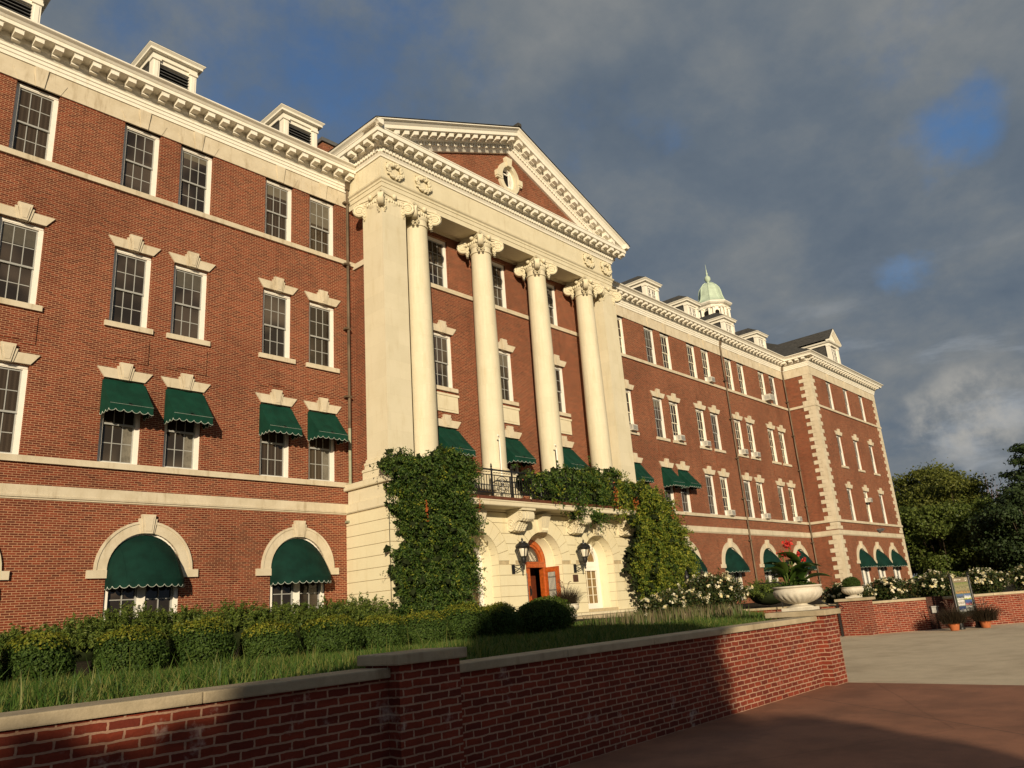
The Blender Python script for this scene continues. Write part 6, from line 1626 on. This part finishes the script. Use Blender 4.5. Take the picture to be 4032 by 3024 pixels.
# black notice board between ornate posts, behind the roses
t = thing('notice_board', (25.9, 15.1, -0.45), 'black notice board seen edge on between two ornate posts behind the roses', 'sign')
A, B = Vector((25.6, 14.9)), Vector((26.15, 14.55)); d = (B - A).normalized(); n_ = Vector((d.y, -d.x))
for P in (A, B):
    w = MB(); w.lathe([(0.06, 0), (0.06, 0.2), (0.045, 0.25), (0.04, 1.05), (0.075, 1.08), (0.04, 1.12), (0.085, 1.2), (0.095, 1.3), (0.05, 1.38), (0.06, 1.42), (0.01, 1.52)], (P.x, P.y, -0.45), 10); part('post', w, M_BLACK, t, 35)
w = MB(); obox(w, (A + B) / 2, d, n_, 0.58, -0.03, 0.03, -0.1, 0.62); part('board', w, plain('dark_panel', (0.035, 0.030, 0.022), 0.4, 0.4), t)
# hand rail at the far pier
t = thing('handrail', (28.2, 10.9, -1.57), 'thin black iron handrail at the far brick pier beside the steps', 'handrail')
w = MB(); w.tube([(28.22, 10.62, -1.57), (28.22, 10.62, -0.56)], 0.02, 6); w.tube([(28.12, 10.62, -1.57), (28.12, 10.62, -0.56)], 0.02, 6)
w.tube([(28.17, 10.50, -0.68), (28.17, 10.42, -0.62), (28.17, 10.5, -0.56), (28.17, 10.9, -0.52), (28.17, 12.6, 0.40), (28.17, 13.4, 0.42)], 0.022, 6); w.tube([(28.17, 12.6, -0.5), (28.17, 12.6, 0.4)], 0.02, 6); part('rail', w, M_BLACK, t)

# ------------------------------------------------------------------ trees
def tree(c, h, rad, trunk_h, nclump, nleaf, size, mat, label, group=None, name='deciduous_tree', trunk_r=0.3, flat=1.0, low=None, jitter=1.0):
    c = np.array(c, float); t = thing(name, tuple(c), label, 'tree', group)
    w = MB(); top = Vector(c) + Vector((0, 0, h * 0.82)); w.tube([tuple(c), tuple(c + [0.1, 0.05, trunk_h * 0.5]), tuple(c + [0.0, 0.1, trunk_h]), tuple(top)], trunk_r, 8, trunk_r * 0.15)
    lo_ = trunk_h if low is None else low; ctr = c + np.array([0, 0, (lo_ + h) / 2]); R3 = np.array([rad, rad, (h - lo_) / 2])
    P = []; N = []
    for k in range(nclump):
        d = unit(rng.normal(size=(1, 3)))[0]; rr = rng.uniform(0.25, 1.0) ** 0.6
        cc = ctr + d * R3 * rr
        cr = rad * rng.uniform(0.17, 0.36)
        m = nleaf // nclump; pts = unit(rng.normal(size=(m, 3))) * np.abs(rng.normal(0.75, 0.33, m))[:, None] * np.array([cr, cr, cr * 0.62 * flat]); P.append(cc + pts); N.append(unit(pts + 1e-6) + np.array([0, 0, 0.4]))
        if k % 3 == 0:
            b = c + np.array([0, 0, trunk_h * rng.uniform(0.7, 1.3)]); mid_ = (b + cc) / 2 + np.array([0, 0, -0.3]); w.tube([tuple(b), tuple(mid_), tuple(cc)], trunk_r * 0.28, 5, trunk_r * 0.05)
    part('trunk', w, M_BARK, t); P = np.concatenate(P); part('crown', leaves('crown', P, np.concatenate(N), size, mat, 0.75, jitter), None, t)
    return t
TG = 'trees beyond the end of the hall'
tree((98, 24.2, -1.57), 14.6, 5.2, 3.5, 70, 42000, 0.26, M_TREEO, 'loose olive green tree just right of the pavilion corner', TG)
tree((92, 20.6, -1.57), 13.0, 4.4, 2.5, 64, 42000, 0.26, M_TREEO, 'rounded olive green tree with darker low boughs in the middle of the grove', TG)
tree((84, 20.6, -1.57), 9.4, 4.6, 0.4, 70, 46000, 0.25, M_TREE, 'broad dark green tree low beside the pavilion, nearest of the grove', TG)
tree((86, 16.8, -1.57), 9.0, 4.4, 0.3, 64, 42000, 0.25, M_TREE, 'dark green bushy tree standing behind the map sign', TG)
tree((80, 12.6, -1.57), 10.0, 4.0, 0.2, 60, 36000, 0.26, M_PINE, 'blackish evergreen filling the right edge of the grove', TG)
tree((104, 22.4, -1.57), 13.4, 2.6, 3.0, 30, 16000, 0.26, M_PINE, 'narrow dark conifer top rising between two olive trees', TG, 'conifer_tree')
# bare reddish tree
t = thing('bare_tree', (108, 20.4, -1.57), 'bare reddish brown tree with fine twigs behind the olive trees', 'tree', TG)
w = MB(); w.tube([(108, 20.4, -1.57), (108, 20.4, 6)], 0.25, 6, 0.15)
for k in range(150):
    a = rng.uniform(0, 6.28); s_ = rng.uniform(0.2, 1); hh = rng.uniform(3, 7.0); bz = rng.uniform(3.5, 6); sp = s_ * 3.6
    w.tube([(108, 20.4, bz), (108 + 0.5 * sp * math.cos(a), 20.4 + 0.5 * sp * math.sin(a), bz + hh * 0.45), (108 + sp * math.cos(a), 20.4 + sp * math.sin(a), bz + hh * (1.05 - 0.35 * s_))], 0.05, 3, 0.012)
part('trunk', w, M_TWIG, t)
# the tall pine on the right: whorls of flat boughs
def pine(c, h, label):
    t = thing('pine_tree', c, label, 'tree', TG); c = np.array(c, float); w = MB(); w.tube([tuple(c), tuple(c + [0, 0, h])], 0.35, 8, 0.05); P = []; N = []
    for k in range(46):
        u = 0.12 + 0.86 * (k / 46) ** 0.9; L = 5.2 * (1 - u) ** 0.55 * rng.uniform(0.55, 1.1) + 0.5; a = k * 2.4 + rng.normal(0, 0.4)
        b = c + [0, 0, h * u]; tip = b + np.array([L * math.cos(a), L * math.sin(a), L * rng.uniform(-0.08, 0.16)]); w.tube([tuple(b), tuple(tip)], 0.07, 4, 0.02)
        for j in range(5):
            v = 0.35 + 0.65 * j / 4; cc = b + (tip - b) * v; m = 56; pts = rng.normal(size=(m, 3)) * np.array([0.45, 0.45, 0.16]); P.append(cc + pts); N.append(pts + np.array([0, 0, 0.7]))
    part('trunk', w, M_BARK, t); part('crown', leaves('crown', np.concatenate(P), np.concatenate(N), 0.42, M_PINE, 0.35, 0.9), None, t)
pine((88, 11.9, -1.57), 13.9, 'tall dark pine with tufted boughs at the right edge of the picture')
# trees behind the photographer, whose shade falls across the wall and paving
SG = 'trees on the west side of the plaza'
def west(q, p, h, rad, lb, nl=9000, low=-2.0, rnd=False):
    """tree with an upright rounded crown: q across the light, p along it, h the top above the eye"""
    x, y = (p + q) / 1.4142, (p - q) / 1.4142
    t = thing('deciduous_tree', (x, y, -1.57), lb, 'tree', SG)
    w = MB(); w.tube([(x, y, -1.57), (x + 0.05, y, (h - 1.57) / 2), (x, y, h - 0.5)], 0.2, 8, 0.04)
    for k in range(7):
        an = k * 2.4; w.tube([(x, y, max(low, -1.2) + 0.4 * k), (x + rad * 0.7 * math.cos(an), y + rad * 0.7 * math.sin(an), max(low, -1.2) + 0.4 * k + 0.6)], 0.06, 5, 0.02)
    part('trunk', w, M_BARK, t)
    pw = 2.0 if rnd else 5.0; cz, hz = (h + low) / 2, (h - low) / 2
    d = unit(rng.normal(size=(nl, 3))); k = (np.hypot(d[:, 0], d[:, 1]) ** pw + np.abs(d[:, 2]) ** pw) ** (-1 / pw)
    lump = 1 + 0.05 * np.sin(d[:, 0] * 6 + q) * np.cos(d[:, 2] * 5 + d[:, 1] * 4)
    P = d * (k * lump * rng.uniform(0.86, 1.05, nl))[:, None] * np.array([rad, rad, hz]) + np.array([x, y, cz])
    P = P[P[:, 2] > -1.5]
    part('crown', leaves('crown', P, unit(P - np.array([x, y, cz])), 0.24, M_TREE, 0.7, 0.9), None, t)
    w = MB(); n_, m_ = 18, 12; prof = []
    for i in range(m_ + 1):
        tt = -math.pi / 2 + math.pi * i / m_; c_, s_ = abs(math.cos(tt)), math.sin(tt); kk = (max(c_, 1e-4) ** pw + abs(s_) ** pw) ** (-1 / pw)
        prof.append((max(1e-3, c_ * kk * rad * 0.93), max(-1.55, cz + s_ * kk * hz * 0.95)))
    w.lathe(prof, (x, y, 0), n_); part('opaque_core', w, M_CORE, t, 40)  # solid core added so the crown's shadow has no gaps
west(2.3, -15.0, 7.75, 1.9, 'dense green tree standing west of the plaza, tallest there', 12000, 4.9, True)
west(1.92, -15.2, 6.1, 2.0, 'broad bushy green tree under the tallest western one', 12000); west(4.1, -15.6, 4.2, 1.1, 'low shrubby tree at the south side of the western group', 9000)
west(-0.6, -14.8, 4.75, 1.0, 'narrow bushy green tree at the north side of the tallest western one', 8000); west(-1.85, -15.2, 3.95, 1.0, 'bushy green tree in the middle of the western group', 9000)
west(-3.8, -15.0, 3.62, 1.5, 'low green tree second from the north in the western group', 9000); west(-6.8, -15.0, 3.35, 2.0, 'low green tree at the north end of the western group', 11000)

for o in list(sc.objects):
    if o.parent is None and o.type != 'LIGHT': o.location.z += LIFT
